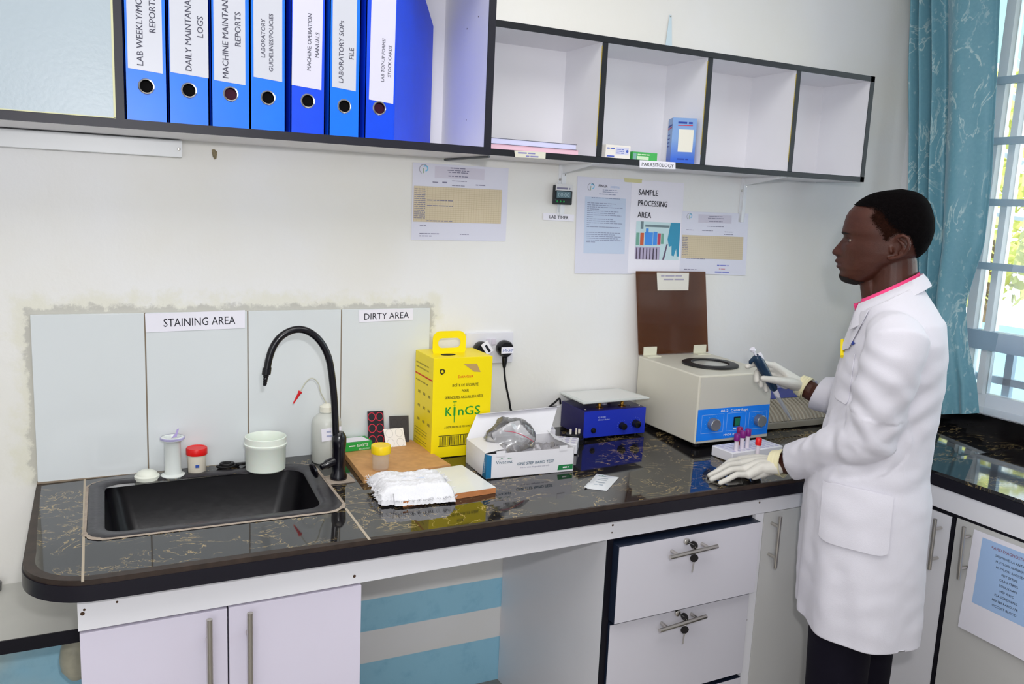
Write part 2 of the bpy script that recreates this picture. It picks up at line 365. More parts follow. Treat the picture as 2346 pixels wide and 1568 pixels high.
def rnd(x, y):                                    # round the free front corner
    cx_, cy_ = XE+RAD, DF+RAD
    if x < cx_ and y < cy_:
        d = V((x-cx_, y-cy_)); a = max(abs(d.x), abs(d.y)); l = d.length
        if l > 1e-9: d = d/l*a
        return cx_+d.x, cy_+d.y
    return x, y
SK = {'rim': [(.111, -.040), (.646, -.082), (.649, -.443), (.108, -.430)], 'bas': [(.147, -.072), (.613, -.113), (.600, -.407), (.143, -.398)]}
def rrect(q, r, n=8, inset=0):
    """rounded quad, corners given tl,tr,br,bl"""
    out = []; q = [V((p[0], p[1], 0)) for p in q]; cen = sum(q, V((0, 0, 0)))/4
    if inset: q = [p+(cen-p).normalized()*inset*1.4 for p in q]
    for i in range(4):
        p = q[i]; a = (q[i-1]-p).normalized(); c = (q[(i+1) % 4]-p).normalized()
        for k in range(n+1):
            th = (math.pi/2)*k/n; out.append(p+a*r*(1-math.sin(th))+c*r*(1-math.cos(th)))
    return out
def slab(xs, ys, hole=None):
    b = MB(); vs = [(*rnd(x, y), 0) for y in ys for x in xs]; vs = [(x, y, cz(x, y)) for x, y, _ in vs]; nx = len(xs); fs = []
    for j in range(len(ys)-1):
        for i in range(nx-1):
            mx, my = (xs[i]+xs[i+1])/2, (ys[j]+ys[j+1])/2
            if hole and hole[0] < mx < hole[1] and hole[2] < my < hole[3]: continue
            fs.append((j*nx+i, j*nx+i+1, (j+1)*nx+i+1, (j+1)*nx+i))
    return b.add(vs, fs)
top = thing('worktop', 'black gold-veined stone worktop with sink along the notice wall', 'worktop', (1.3, -.3, .8))
xs = [.0, .02, .04, .06, .08, .10, .115, .13, .16]+[.2+.05*i for i in range(9)]+[.625, .64, .67]+[.72+.1*i for i in range(20)]+[XR-.0005]
ys = [DF, DF+.02, DF+.04, DF+.06, DF+.08, DF+.1, DF+.13, -.46, -.425, -.38, -.3, -.22, -.15, -.10, -.065, -.03, 0]
xs = sorted(set(round(v, 4) for v in xs))
slab(xs, ys, (.13, .625, -.425, -.10)).build('stone_top', STONE, top, smooth=60)
outl = [(XE, 0)]+[rnd(XE, DF+RAD*(1-k/10)) for k in range(11)]+[rnd(XE+RAD*k/10, DF) for k in range(1, 11)]+[(.4+.15*k, DF) for k in range(0, 13)]+[(2.318, DF)]
def skirt(b, z0, z1, off=0):
    rs = []
    for i, (x, y) in enumerate(outl):
        a = V(outl[max(i-1, 0)]); c = V(outl[min(i+1, len(outl)-1)]); tn = (c-a).normalized(); nn = V((tn.y, -tn.x)) * -1
        nn = V((-tn.y, tn.x)) if (V((x, y))-V((1, -.2))).dot(V((-tn.y, tn.x))) > 0 else V((tn.y, -tn.x))
        p = V((x, y))+nn*off; z = cz(x, y); q = V((x, y))-nn*.02
        rs.append([(q.x, q.y, z+z1), (p.x, p.y, z+z1), (p.x, p.y, z+z0), (q.x, q.y, z+z0)])
    return b.rings(rs)
skirt(MB(), -.0105, 0.0002, .0005).build('tile_edge', BROWN, top, smooth=30)
skirt(MB(), -.042, -.0105, .003).build('black_edge_band', M('black_edge_laminate', '#14121d', .35), top, smooth=30)
MB().box(.66, 2.31, DF+.02, -.001, .78, .800).box(.06, .655, DF+.02, -.45, .765, .79).box(.02, .1, -.45, -.001, .765, .79).box(.1, .66, -.035, -.001, .765, .79).build('board', M('chipboard', '#6a5a48', .9), top)
b = MB()
def strip(b, a, c, wd, z=.0006):
    a = V(a); c = V(c); n = (c-a).normalized(); n = V((-n.y, n.x))*wd/2
    b.prism([(q.x, q.y, cz(q.x, q.y)-.002) for q in (a-n, c-n, c+n, a+n)], (0, 0, .002+z))
strip(b, (.1035, -.001), (.1035, DF), .005); strip(b, (.6485, -.43), (.6485, DF), .006)
b.build('grout', M('pale_grout', '#b3a795', .9), top)
sink = thing('sink', 'black rectangular basin sunk in the worktop below the staining sign', 'sink', (.37, -.25, .6))
BASIN = M('black_resin', '#0d0b10', .3, nz=(25, .35), bump=(40, .12), spec=.4)
def lift(ring, dz): return [(p.x, p.y, cz(p.x, p.y)+dz) for p in ring]
b = MB(); rim, bas = rrect(SK['rim'], .05), rrect(SK['bas'], .045)
mid = rrect(SK['rim'], .05, inset=.004); b2 = rrect(SK['bas'], .045, inset=-.006)
b.rings([lift(rim, -.002), lift(rim, .0015), lift(mid, .004), lift(b2, .0035), lift(bas, -.002)], cap=False); b.build('rim', M('worn_grey_resin', '#37353a', .35, nz=(90, .5), bump=(60, .2)), sink, smooth=50); b = MB()
b.rings([lift(bas, -.002), lift(bas, -.005), lift(rrect(SK['bas'], .05, inset=.006), -.03), lift(rrect(SK['bas'], .06, inset=.022), -.17), lift(rrect(SK['bas'], .06, inset=.05), -.195), lift(rrect(SK['bas'], .05, inset=.12), -.2)], cap=False)
q = lift(rrect(SK['bas'], .05, inset=.12), -.2); b.add(q, [tuple(range(len(q)))])
b.build('basin', BASIN, sink, smooth=50)
rd = random.Random(3); b = MB(); r0 = rrect(SK['rim'], .05, 14); r1 = [p+(p-V((.378, -.25, 0))).normalized()*(.004+rd.random()*.005) for p in r0]
r0 = [p-(p-V((.378, -.25, 0))).normalized()*(rd.random()*.003) for p in r0]
b.rings([lift(r0, .003), lift(r1, .0012)], cap=False); b.build('sealant', BEIGE, sink)
# tap
def bez(p, n=12):
    out = []
    for i in range(len(p)-1):
        a, b2, c, d = (V(p[max(i-1, 0)]), V(p[i]), V(p[i+1]), V(p[min(i+2, len(p)-1)]))
        for k in range(n):
            u = k/n; out.append(.5*((2*b2)+(c-a)*u+(2*a-5*b2+4*c-d)*u*u+(3*b2-a-3*c+d)*u**3))
    return out+[V(p[-1])]
TX, TY = .683, -.232; tz = cz(TX, TY)
tap = thing('tap', 'tall black gooseneck laboratory tap at the corner of the sink', 'tap', (TX, TY, tz))
TAPM = M('black_tap_coating', '#0d0c14', .22, spec=.6)
b = MB(); rd = random.Random(5)
b.prism([(TX+a*.034+rd.uniform(-.004, .004), TY+c*.034+rd.uniform(-.004, .004), tz) for a, c in ((-1, -1), (.2, -1.05), (1, -.95), (1.05, .9), (-.2, 1), (-1, .9))], (0, 0, .003)); b.build('sealant_patch', BEIGE, tap, smooth=0)
MB().lathe([(.0, .003), (.021, .003), (.021, .012), (.0165, .022), (.0165, .04), (.0165, .082), (.0175, .088), (.0185, .1), (.0185, .112), (.0135, .122), (.011, .126)], (TX, TY, tz), 24).build('tap_body', TAPM, tap)
pth = [(TX, TY, tz+.12)]+[tuple(at(px, py, 'y', TY)) for px, py in ((770, 1000), (766, 920), (760, 860), (754, 825), (743, 797), (727, 775), (706, 760), (684, 755), (662, 760), (641, 774), (626, 795), (617, 820), (612, 845))]
MB().tube(bez(pth, 4), .0088, 16).build('spout', TAPM, tap)
a, c = at(612, 843, 'y', TY), at(606, 886, 'y', TY)
d = (c-a).normalized()
MB().lathe([(.0, 0), (.0108, 0), (.0108, .016), (.007, .018), (.0068, .022), (.0055, .024), (.0062, .028), (.005, .030), (.0056, .034), (.0045, .036), (.005, .04), (.0035, .044)], a, 16, d).build('nozzle', TAPM, tap)
h0 = V((TX, TY, tz+.055)); h1 = at(720, 1078, 'y', TY-.012); d = (h1-h0).normalized()
MB().lathe([(.0, 0), (.011, 0), (.0115, .035), (.0085, .04), (.0085, .05), (.006, .052)], h0, 16, d).build('valve_stem', TAPM, tap)
b = MB().lathe([(0, -.004), (.008, -.004), (.019, -.002), (.0205, .001), (.019, .004), (.008, .006), (0, .008)], h1, 24, d)
b.build('handle', TAPM, tap)
# right-hand run under the window
t2 = thing('worktop', 'black stone worktop under the window behind the person', 'worktop', (2.52, -1.2, .8)); zr = cz(2.1, -.62)
MB().box(2.318, XR, -2.6, DF-.001, zr-.010, zr).build('stone_top', STONE, t2)
MB().box(2.315, 2.335, -2.6, DF-.004, zr-.042, zr-.0102).build('black_edge_band', MATS['black_edge_laminate'], t2)
MB().box(2.335, XR, -2.6, DF-.004, zr-.035, zr-.0105).build('board', MATS['chipboard'], t2)
tag(MB().box(XR-.016, XR, -2.6, -.02, zr+.0005, .885).build('stone_upstand', M('plain_black_stone', '#121114', .08, nz=(30, .5))), 'low black stone strip between window worktop and window sill', 'upstand')

# ================================================================ base cabinets
def apz(x): return .688+.0145*(x-.09)             # lower edge of the apron (slopes a little)
def handle(par, p0, p1, outd, post=.026, r=.0052, in0=.2):
    p0, p1, o = V(p0), V(p1), V(outd)
    b = MB().tube([p0+o*post, p1+o*post], r, 12)
    for f in (in0, 1-in0): q = p0.lerp(p1, f); b.tube([q, q+o*post], r*.85, 10)
    return b.build('handle', STEEL, par)
FY = -.585
ap = thing('apron_board', 'long white board with screw heads under the worktop front edge', 'board', (1.2, FY, .7))
MB().hexa([(.092, FY, apz(.092)), (2.318, FY, apz(2.318)), (2.318, FY+.016, apz(2.318)), (.092, FY+.016, apz(.092)), (.092, FY, .771), (2.318, FY, .777), (2.318, FY+.016, .777), (.092, FY+.016, .771)]).build('board', WHITE, ap)
for px, py, r in ((189, 1407, .004), (193, 1398, .0025), (268, 1380, .0025), (812, 1321, .0035), (1404, 1204, .003), (1402, 1221, .0022), (1478, 1177, .002), (1740, 1152, .003)):
    p = at(px, py, 'y', FY); MB().lathe([(0, 0), (r, 0), (r*.7, .0012), (0, .0014)], p, 10, (0, -1, 0)).build('screw_head', RUST, ap)
sc = thing('sink_cabinet', 'white two-door base cabinet under the sink', 'cabinet', (.37, -.3, 0))
b = MB().box(.094, .11, FY+.018, -.002, 0, .76).box(.624, .640, FY+.018, -.002, 0, .76).box(.11, .624, FY+.018, -.002, .08, .096); b.build('carcass', WHITE, sc); MB().hexa([(.095, FY+.0165, .66), (.642, FY+.0165, .66), (.642, FY+.0178, .66), (.095, FY+.0178, .66), (.095, FY+.0165, .70), (.642, FY+.0165, .705), (.642, FY+.0178, .705), (.095, FY+.0178, .70)]).build('dark_edge_strip', EDGE, sc)  # last strip is added black, standing in for shade in the gap above the doors
def door(par, x0, x1, z0, z1l, z1r, m, y=FY):
    d = MB().hexa([(x0, y, z0), (x1, y, z0), (x1, y+.017, z0), (x0, y+.017, z0), (x0, y, z1l), (x1, y, z1r), (x1, y+.017, z1r), (x0, y+.017, z1l)]).build('door', m, par, bevel=.0012); return d
d1 = door(sc, .094, .3625, .05, apz(.094)-.006, apz(.36)-.006, LILAC); d2 = door(sc, .3655, .643, .05, apz(.365)-.005, apz(.643)-.006, LILAC)
for dd_, q_ in ((d1, (480, 1420)), (d2, (573, 1405))):
    p = at(*q_, 'y', FY-.026); handle(dd_, (p.x, FY, p.z-.316), (p.x, FY, p.z), (0, -1, 0), r=.006, in0=.17)
# drawer unit
dc = thing('drawer_cabinet', 'white drawer unit with black edging beside the kneehole', 'cabinet', (1.53, -.3, 0))
MB().box(1.277, 1.293, FY+.004, -.002, 0, .765).build('side_panel', WHITE, dc)
MB().box(1.2765, 1.2935, FY, FY+.004, 0, .705).box(1.293, 1.757, FY+.012, FY+.02, apz(1.5)-.012, apz(1.5)-.001).build('dark_edge_strip', EDGE, dc)
st = MB().box(1.757, 1.787, FY, -.002, 0, .713).build('stile', WHITE, dc)
for px, py in ((1729, 1240), (1710, 1421)): MB().lathe([(0, 0), (.0028, 0), (.002, .0012), (0, .0014)], at(px, py, 'y', FY), 10, (0, -1, 0)).build('screw_head', RUST, st)
MB().box(1.293, 1.757, -.03, -.002, 0, .7).box(1.293, 1.757, FY+.03, -.03, .0, .03).build('carcass', M('dark_cabinet_inside', '#3a3640', .8), dc)
def drawer(z0, z1, zr1, y, lockp, b0, b1):
    d = MB().hexa([(1.2955, y, z0), (1.7535, y, z0+.008), (1.7535, y+.015, z0+.008), (1.2955, y+.015, z0), (1.2955, y, z1), (1.7535, y, zr1), (1.7535, y+.015, zr1), (1.2955, y+.015, z1)]).build('drawer_front', M('drawer_laminate', '#d5d3dc', .36, nz=(2.5, .03)), dc)
    MB().hexa([(1.2945, y+.0015, z0), (1.2955, y+.0015, z0), (1.2955, FY+.06, z0), (1.2945, FY+.06, z0), (1.2945, y+.0015, z1+.001), (1.2955, y+.0015, z1+.001), (1.2955, FY+.06, z1+.001), (1.2945, FY+.06, z1+.001)]).hexa([(1.2955, y+.0015, z1), (1.7535, y+.0015, zr1), (1.7535, FY+.06, zr1), (1.2955, FY+.06, z1), (1.2955, y+.0015, z1+.001), (1.7535, y+.0015, zr1+.001), (1.7535, FY+.06, zr1+.001), (1.2955, FY+.06, z1+.001)]).build('drawer_edging', M('navy_edging', '#1a2438', .4), d)
    MB().box(1.31, 1.74, y+.015, FY+.3, z0+.02, z1-.05).build('drawer_box', WHITE, d)
    if lockp:
        p = at(*lockp, 'y', y); k = MB().lathe([(0, 0), (.0085, 0), (.0085, .006), (.006, .008), (0, .008)], p, 18, (0, -1, 0)).build('lock', STEEL, d)
        q = p+V((.012, -.018, -.006)); b = MB().lathe([(0, -.0012), (.011, -.0012), (.011, .0012), (0, .0012)], q, 16, (.85, .35, .1)); b.tube([p+V((0, -.006, 0)), q], .0022, 8)
        b.lathe([(0, -.0012), (.011, -.0012), (.011, .0012), (0, .0012)], q+V((-.006, -.012, -.03)), 16, (.3, .95, .1)); b.build('key', M('black_key_head', '#1c1a1c', .4), d)
        b = MB(); b.tube([q+V((-.006, -.012, -.04)), q+V((-.009, -.012, -.068))], .003, 6, flat=.4)
        rr = [q+V((-.002, -.007, -.012))+V((.004*math.sin(i/6*math.pi), -.003*math.sin(i/6*math.pi), .010*math.cos(i/6*math.pi))) for i in range(12)]; b.tube(rr, .0009, 6); b.build('key_ring', STEEL, d)
    if b0: handle(d, at(*b0, 'y', y-.03)+V((0, .03, 0)), at(*b1, 'y', y-.03)+V((0, .03, 0)), (0, -1, 0), .03, .0055, .18)
    return d
drawer(.487, .692, .699, FY-.026, (1572, 1240), (1535, 1278), (1644, 1252))
drawer(.236, .474, .482, FY-.008, (1551, 1404), (1511, 1446), (1618, 1413))
drawer(.02, .220, .228, FY-.006, None, None, None)
cc = thing('corner_cabinet', 'white base cabinet with one upright bar handle beside the drawers', 'cabinet', (2.05, -.3, 0))
MB().box(1.79, 1.806, FY+.018, -.002, 0, .76).box(1.806, 2.30, -.03, -.002, 0, .76).build('carcass', WHITE, cc)
GREYD = M('grey_white_laminate', '#cbcac8', .4, nz=(2.5, .05))
d = door(cc, 1.7895, 2.316, .05, apz(1.79)-.002, apz(2.31)-.002, GREYD)
p, q = at(1788, 1184, 'y', FY-.03), at(1776, 1303, 'y', FY-.03); handle(d, (p.x, FY, p.z), (q.x, FY, q.z), (0, -1, 0), .03, .0052)
# cabinets under the window
RX = 2.3185
rc = thing('window_cabinet', 'white two-door base cabinet under the window worktop', 'cabinet', (2.5, -1, 0))
MB().box(RX, RX+.016, -2.6, DF+.0, .712, .772).build('apron', WHITE, rc)
MB().box(RX+.02, XR-.002, -2.6, DF, 0, .70).build('carcass', M('dark_cabinet_inside'), rc)
MB().box(RX-.002, RX+.02, -.785, -.7735, .02, .70).box(RX+.003, RX+.02, -2.6, DF, .70, .712).build('dark_edge_strip', EDGE, rc)
da = MB().box(RX, RX+.017, -.773, -.605, .05, .699).build('door', WHITE, rc, bevel=.001); p, q = at(2143, 1190, 'x', RX-.03), at(2129, 1305, 'x', RX-.03); handle(da, (RX, p.y, p.z), (RX, q.y, q.z), (-1, 0, 0), .03, .0055)
db = MB().box(RX, RX+.017, -1.4, -.7865, .05, .703).build('door', GREYD, rc, bevel=.001); p, q = at(2209, 1208, 'x', RX-.03), at(2196, 1327, 'x', RX-.03); handle(db, (RX, p.y, p.z), (RX, q.y, q.z), (-1, 0, 0), .03, .0055)
MB().box(RX, RX+.017, -2.5, -1.404, .05, .703).build('door', GREYD, rc, bevel=.001)
f = RX-.0006
t, uv = sheet('paper_notice', 'white notice listing rapid diagnostic tests taped to the window cabinet door', 'notice', (f, -.842, .690), (f, -1.06, .690), (f-.012, -1.06, .399), (f-.006, -.838, .399), off=V((-1, 0, 0)))
MB().grid(lambda u, v: uv(.13+.8*u, .30+.655*v), 6, 6).build('blue_panel', M('pale_blue_print', '#a9c6ee', .8, spec=.2), t, smooth=0)
b = MB(); b2 = MB(); r = (uv(1, .5)-uv(0, .5))
b2.text('RAPID DIAGNOSTIC TESTS', uv(.56, .885)+V((-.0006, 0, 0)), r, Z, .0085, .128); b2.build('heading', M('dark_red_ink', '#8a3a4a', .8), t, smooth=0)
for i, s in enumerate(('SALMONELLA ANTIGEN', 'H. PYLORI ANTIBODY', 'H. PYLORI ANTIGEN', 'PDT STRIPS', 'CRAG STRIPS', 'VDRL/KHAN', 'HEP A/B/C', 'PSA SCREENING', 'HIV I&II RAPID / FR', 'OCCULT BLOOD')):
    b.text(s, uv(.55, .825-.052*i)+V((-.0006, 0, 0)), r, Z, .0066)
b.build('lettering', INK, t, smooth=0)
# low desk at the far side
ld = thing('low_desk', 'low white desk with black front edge beside the sink cabinet', 'desk', (-.6, -.15, .5))
MB().box(-1.5, .0935, -.30, -.001, .530, .5535).build('desk_top', M('desk_laminate', '#cfcfc9', .45, nz=(5, .12)), ld)
MB().box(-1.5, .094, -.304, -.3, .524, .5545).build('edge_band', EDGE, ld)
MB().box(-1.5, -1.484, -.29, -.005, 0, .53).build('side_panel', WHITE, ld)
b = MB(); pc = at(170, 1500, 'y', -.12)
b.lathe([(.0, -.085), (.018, -.08), (.034, -.055), (.037, -.03), (.033, 0), (.022, .03), (.018, .07), (.018, .1)], (pc.x+.004, -.12, pc.z+.02), 20)
tag(b.build('drain_fitting', M('stained_plastic', '#c9c4ae', .3, nz=(18, .4))), 'off-white rounded plastic drain fitting under the low desk against the cabinet', 'pipe')
p = at(-2, 1352, 'z', .5545); b = MB().lathe([(0, 0), (.011, 0), (.013, .02), (.009, .024), (0, .024)], (p.x-.006, p.y, .5537), 16)
tag(b.build('metal_canister', M('dull_metal', '#8f8f90', .4, 1)), 'small dull metal canister standing on the low desk by the wall', 'canister')
# ================================================================ wall cabinet with the binders
CB, CT = 1.6446, 2.075; FB = -.3001
wc = thing('wall_cabinet', 'white wall cabinet with black edges, one closed door and an open bay of binders', 'cabinet', (.4, -.15, CB))
MB().box(-1.3, 1.04, FB+.001, 0, CB, CB+.018).build('bottom_board', WHITE, wc)
MB().box(-1.3, 1.04, FB+.001, 0, CT, CT+.018).build('top_board', WHITE, wc)
MB().box(1.022, 1.04, FB+.001, 0, CB+.018, CT).build('side_panel', WHITE, wc)
MB().box(.19, .206, FB+.001, 0, CB+.018, CT).build('partition', WHITE, wc)
MB().box(-1.3, 1.022, -.008, -.0005, CB+.018, CT).build('back_panel', WHITE, wc)
b = MB().box(-1.3, 1.041, FB-.001, FB+.001, CB-.0005, CB+.0185).box(1.0215, 1.041, FB-.001, FB+.001, CB+.0185, CT+.018).box(.1895, .2065, FB-.001, FB+.001, CB+.0185, CT)
b.build('dark_edge_strip', M('navy_black_edging', '#131220', .45), wc)
dr = MB().box(-.6, .1895, FB-.002, FB+.014, CB+.020, CT+.01).build('door', M('blue_grey_door_laminate', '#a6b3bc', .33, nz=(2, .05), bump=(120, .25)), wc)
MB().box(.186, .19, FB-.0025, FB+.0135, CB+.0195, CT+.01).box(-.6, .19, FB-.0025, FB+.0135, CB+.0185, CB+.0205).build('door_edge', M('yellowed_door_edge', '#c9c9a0', .5), dr)
for px, py in ((1096, 38), (1070, 66), (1068, 275)): MB().lathe([(0, 0), (.0022, 0), (0, .0008)], at(px, py, 'x', 1.022), 8, (-1, 0, 0)).build('screw_hole', RUST, wc)
BLUE = M('blue_binder_cover', '#0472fa', .35, nz=(30, .06)); BLUE2 = M('deep_blue_binder_cover', '#0448e4', .35, nz=(30, .06))
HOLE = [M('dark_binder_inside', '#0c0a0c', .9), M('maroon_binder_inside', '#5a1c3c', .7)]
TAPE = M('clear_taped_label', '#c6c8d2', .25, spec=.5)
names = [('LAB WEEKLY/MONTHLY', 'REPORTS'), ('DAILY MAINTANANCE', 'LOGS'), ('MACHINE MAINTANANCE', 'REPORTS'), ('LABORATORY', 'GUIDELINES/POLICIES'), ('MACHINE OPERATION', 'MANUALS'), ('LABORATORY SOPs', 'FILE'), ('LAB TOP-UP FORMS/', 'STOCK CARDS')]
# per binder: spine width, text column offsets, label bottom, hole height, letter heights, start offsets of both lines
spec = [(.0815, .101, .0705, .0105, (.012, .028), 0, 0, 0), (.0815, .101, .0705, .0105, (.003, .034), 0, .1, 0), (.0815, .094, .071, .0105, (.004, .034), 0, .05, 1), (.077, .109, .0705, .0085, (.038, .012), 0, .0, 0), (.078, .1, .0715, .0075, (.028, .055), 1, 0, 0), (.072, .105, .0675, .0085, (.008, .048), 0, 0, 0), (.0705, .085, .0705, .0072, (.035, .045), 1, 0, 1)]
bx = [at(q, 290, 'y', FB).x for q in (289, 388, 485, 574, 666, 754, 836)]
lab = ('covered by a label for weekly reports, first from the cabinet door', 'with a daily maintenance logs label', 'with a machine maintenance reports label', 'with a laboratory guidelines label', 'with an untaped machine operation manuals label', 'with a laboratory SOPs file label', 'with splayed cover and stock cards label, at the row end')
BH = .375
for i in range(7):
    wd, lb, hz, th, off, deep, _, red = spec[i]
    z0 = CB+.0185; x0 = bx[i]; y0 = FB+.004
    t = thing('ring_binder', 'blue ring binder '+lab[i], 'binder', (x0, y0, z0), 0, 'blue binders in the wall cabinet')
    bm_ = BLUE2 if deep else BLUE
    w2 = wd
    b = MB(); HR = .0135; hx = x0+w2*.5
    # spine with a real finger hole
    n = 24; outer = []
    for k in range(n):
        a = 2*math.pi*k/n; ca, sa = math.cos(a), math.sin(a)
        outer.append((hx+ca*HR, y0, z0+hz+sa*HR))
    sq = []
    for k in range(n):
        a = 2*math.pi*k/n; ca, sa = math.cos(a), math.sin(a); s_ = 1/max(abs(ca), abs(sa))
        sq.append((hx+ca*s_*w2/2, y0, z0+hz+sa*s_*w2/2))
    b.rings([outer, sq], cap=False); b.rings([outer, [(p[0], y0+.0025, p[2]) for p in outer]], cap=False)
    b.quad((x0, y0, z0), (x0+w2, y0, z0), (x0+w2, y0, z0+hz-w2/2), (x0, y0, z0+hz-w2/2)); b.quad((x0, y0, z0+hz+w2/2), (x0+w2, y0, z0+hz+w2/2), (x0+w2, y0, z0+BH), (x0, y0, z0+BH))
    b.build('spine', bm_, t, smooth=0)
    MB().box(x0, x0+.0025, y0, y0+.28, z0, z0+BH).build('cover', bm_, t)
    if i < 6: MB().box(x0+w2-.0025, x0+w2, y0, y0+.28, z0, z0+BH).build('cover', bm_, t)
    else:
        e = V((.972, -.045)); q0 = V((x0+w2, y0)); dd = (e-q0).normalized(); nn = V((dd.y, -dd.x))*.0025
        poly = [(q0.x, q0.y, z0), (e.x, e.y, z0), (e.x, e.y, 1.985)]
        k = q0.lerp(e, .62); poly += [(k.x, k.y, z0+BH+.02), (q0.x, q0.y, z0+BH+.02)]
        MB().prism(poly, (nn.x, nn.y, 0)).build('cover', bm_, t)
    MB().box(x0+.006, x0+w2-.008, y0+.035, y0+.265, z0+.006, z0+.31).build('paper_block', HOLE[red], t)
    MB().lathe([(HR-.0005, -.0008), (HR-.0005, .0012), (HR+.0018, .0016), (HR+.0028, .0006), (HR+.0028, -.0008)], (hx, y0, z0+hz), 28, (0, -1, 0), cap=False).build('finger_ring', CHROME, t)
    tl = [.0055, .004, .008, .0, .004, .006, -.003][i]; sk = [.000, .0, .0, .0, .003, .0, .003][i]
    l0, l1 = x0+.0065+ [0, -.002, 0, .001, -.004, 0, .003][i], x0+w2-[.0085, .001, .010, .008, .009, .010, .002][i]
    MB().prism([(l0, y0, z0+lb+.003), (l1, y0, z0+lb-.002), (l1+sk, y0, z0+BH-.01), (l0+sk, y0, z0+BH-.01)], (0, -.0006, 0)).build('spine_label', (M('label_paper', '#d0cede', .7) if deep else TAPE), t, smooth=0)
    b = MB(); hh = [.0128, .0128, .0128, .0092, .0088, .0112, .0078][i]
    mx = (l0+l1)/2
    st = [(.004, .072), (.003, .074), (.003, .072), (.04, .012), (.032, .062), (.008, .062), (.04, .052)][i]
    cols = [(-.004, .021), (.004, .028), (-.003, .023), (-.006, .011), (.009, .027), (-.002, .022), (.006, .022)][i]
    for s, o, c in zip(names[i], st, cols):
        pos = V((mx+c, y0-.0008, z0+lb+.006+o)); b.text(s, pos, (sk*1.5, 0, .3), (-1, 0, 0), hh, None, 'L', shear=.05, wt=.0003)
    b.build('lettering', M('binder_label_ink', '#4b4b5a', .8), t, smooth=0)
# trunking, rod and hole under the cabinet
p0, p1 = at(0, 345, 'y', -.03), at(417, 345, 'y', -.03)
t = thing('cable_trunking', 'short white trunking screwed under the wall cabinet', 'trunking', (-.4, -.02, 1.62))
MB().box(-1.2, at(417, 345, 'y', -.03).x, -.034, -.0, 1.6015, 1.6415).build('duct', M('white_trunking', '#e8eaec', .35), t, bevel=.0015)
MB().lathe([(0, 0), (.004, 0), (.003, .0016), (0, .002)], at(410, 342, 'y', -.034), 12, (0, -1, 0)).build('screw_head', STEEL, t)
b = MB(); a, c = V((1.034, -.008, CB-.001)), V((1.039, FB+.004, CB-.001)); b.tube([a+V((0, 0, -.003)), c+V((0, 0, -.003))], .0032, 8)
tag(b.build('metal_strip', M('grey_metal', '#5c6064', .5, .6)), 'thin grey metal strip under the seam between wall cabinet and wall shelf', 'strip')
rd = random.Random(11); c = at(491, 353, 'y', 0)
b = MB(); b.prism([(c.x+math.cos(k/11*6.283)*(.005+.004*rd.random())-.3*math.sin(k/11*6.283)*.006, -.0001, c.z+math.sin(k/11*6.283)*(.009+.005*rd.random())) for k in range(11)], (0, -.0015, 0))
tag(b.build('plaster_chip', M('raw_plaster', '#9a8d70', .95, nz=(120, .5))), 'small brown chip in the plaster below the binder cabinet', 'chip')

# ================================================================ open wall shelf
SB, ST, FS = 1.6508, 1.9896, -.2084; T = .0155
dv = [1.4144, 1.7771, 2.1218]; SX0, SX1 = 1.0415, 2.4506
ws = thing('wall_shelf', 'white open wall shelf of four bays with black front edges', 'shelf', (1.75, -.1, SB))
MB().box(SX0, SX1, FS+.001, 0, SB, SB+T).build('bottom_board', WHITE, ws); MB().box(SX0, SX1, FS+.001, 0, ST-T, ST).build('top_board', WHITE, ws)
MB().box(SX1-T, SX1, FS+.001, 0, SB+T, ST-T).build('side_panel', WHITE, ws); MB().box(SX0, SX1-T, -.006, -.0005, SB+T, ST-T).build('back_panel', WHITE, ws)
for d in dv: MB().box(d-T/2, d+T/2, FS+.001, -.006, SB+T, ST-T).build('divider', WHITE, ws)
b = MB().box(SX0, SX1+.001, FS-.001, FS+.001, SB-.0005, SB+T+.001).box(SX0, SX1+.001, FS-.001, FS+.001, ST-T-.001, ST+.0005).box(SX1-T-.001, SX1+.001, FS-.001, FS+.001, SB, ST).box(SX1, SX1+.001, FS, -.0, SB-.0005, SB+T)
for d in dv: b.box(d-T/2-.001, d+T/2+.001, FS-.001, FS+.001, SB+T, ST-T)
b.build('dark_edge_strip', M('shelf_black_edging', '#0e1018', .45), ws)
for d in dv: MB().box(d-T/2-.0025, d-T/2-.0008, FS-.0005, FS+.001, SB+T+.03, ST-T-.01).build('glue_line', M('yellow_glue', '#b9a23c', .6), ws)
# things in the bays
zb = SB+T+.0004
def folder(z, h, x0, x1, c1, label, nm, top):
    t = thing(nm, label, 'folder', (1.2, -.1, z))
    MB().box(x0, x1, FS+.008, -.012, z+.0012, z+h-.0012).build('pages', M(nm+c1, c1, .8), t); MB().box(x0-.001, x1+.002, FS+.007, -.012, z+h-.0012, z+h).build('cover', M(nm+top, top, .5), t); MB().box(x0-.001, x1+.002, FS+.007, -.012, z, z+.0012).build('cover', M(nm+top, top, .5), t); return t
folder(zb, .0135, 1.046, 1.352, '#e3bccb', 'pink paper folder at the bottom of the pile in the first shelf bay', 'paper_folder', '#d9a9bd')
folder(zb+.0137, .0155, 1.046, 1.344, '#cfcfee', 'pale lilac folder with dark covers lying on the pink folder', 'paper_folder', '#3f4052')
def carton(name, label, cat, x0, x1, y0, y1, z0, h, m, rz=0):
    cx_, cy_ = (x0+x1)/2, (y0+y1)/2
    t = thing(name, label, cat, (cx_, cy_, z0), rz)
    b = MB(); b.T = LT(cx_, cy_, z0, rz); b.box(-(x1-x0)/2, (x1-x0)/2, -(y1-y0)/2, (y1-y0)/2, 0, h); b.build('carton_body', m, t, bevel=.0006); return t
xa, xb = at(1383, 362, 'y', -.19).x, at(1441, 362, 'y', -.19).x
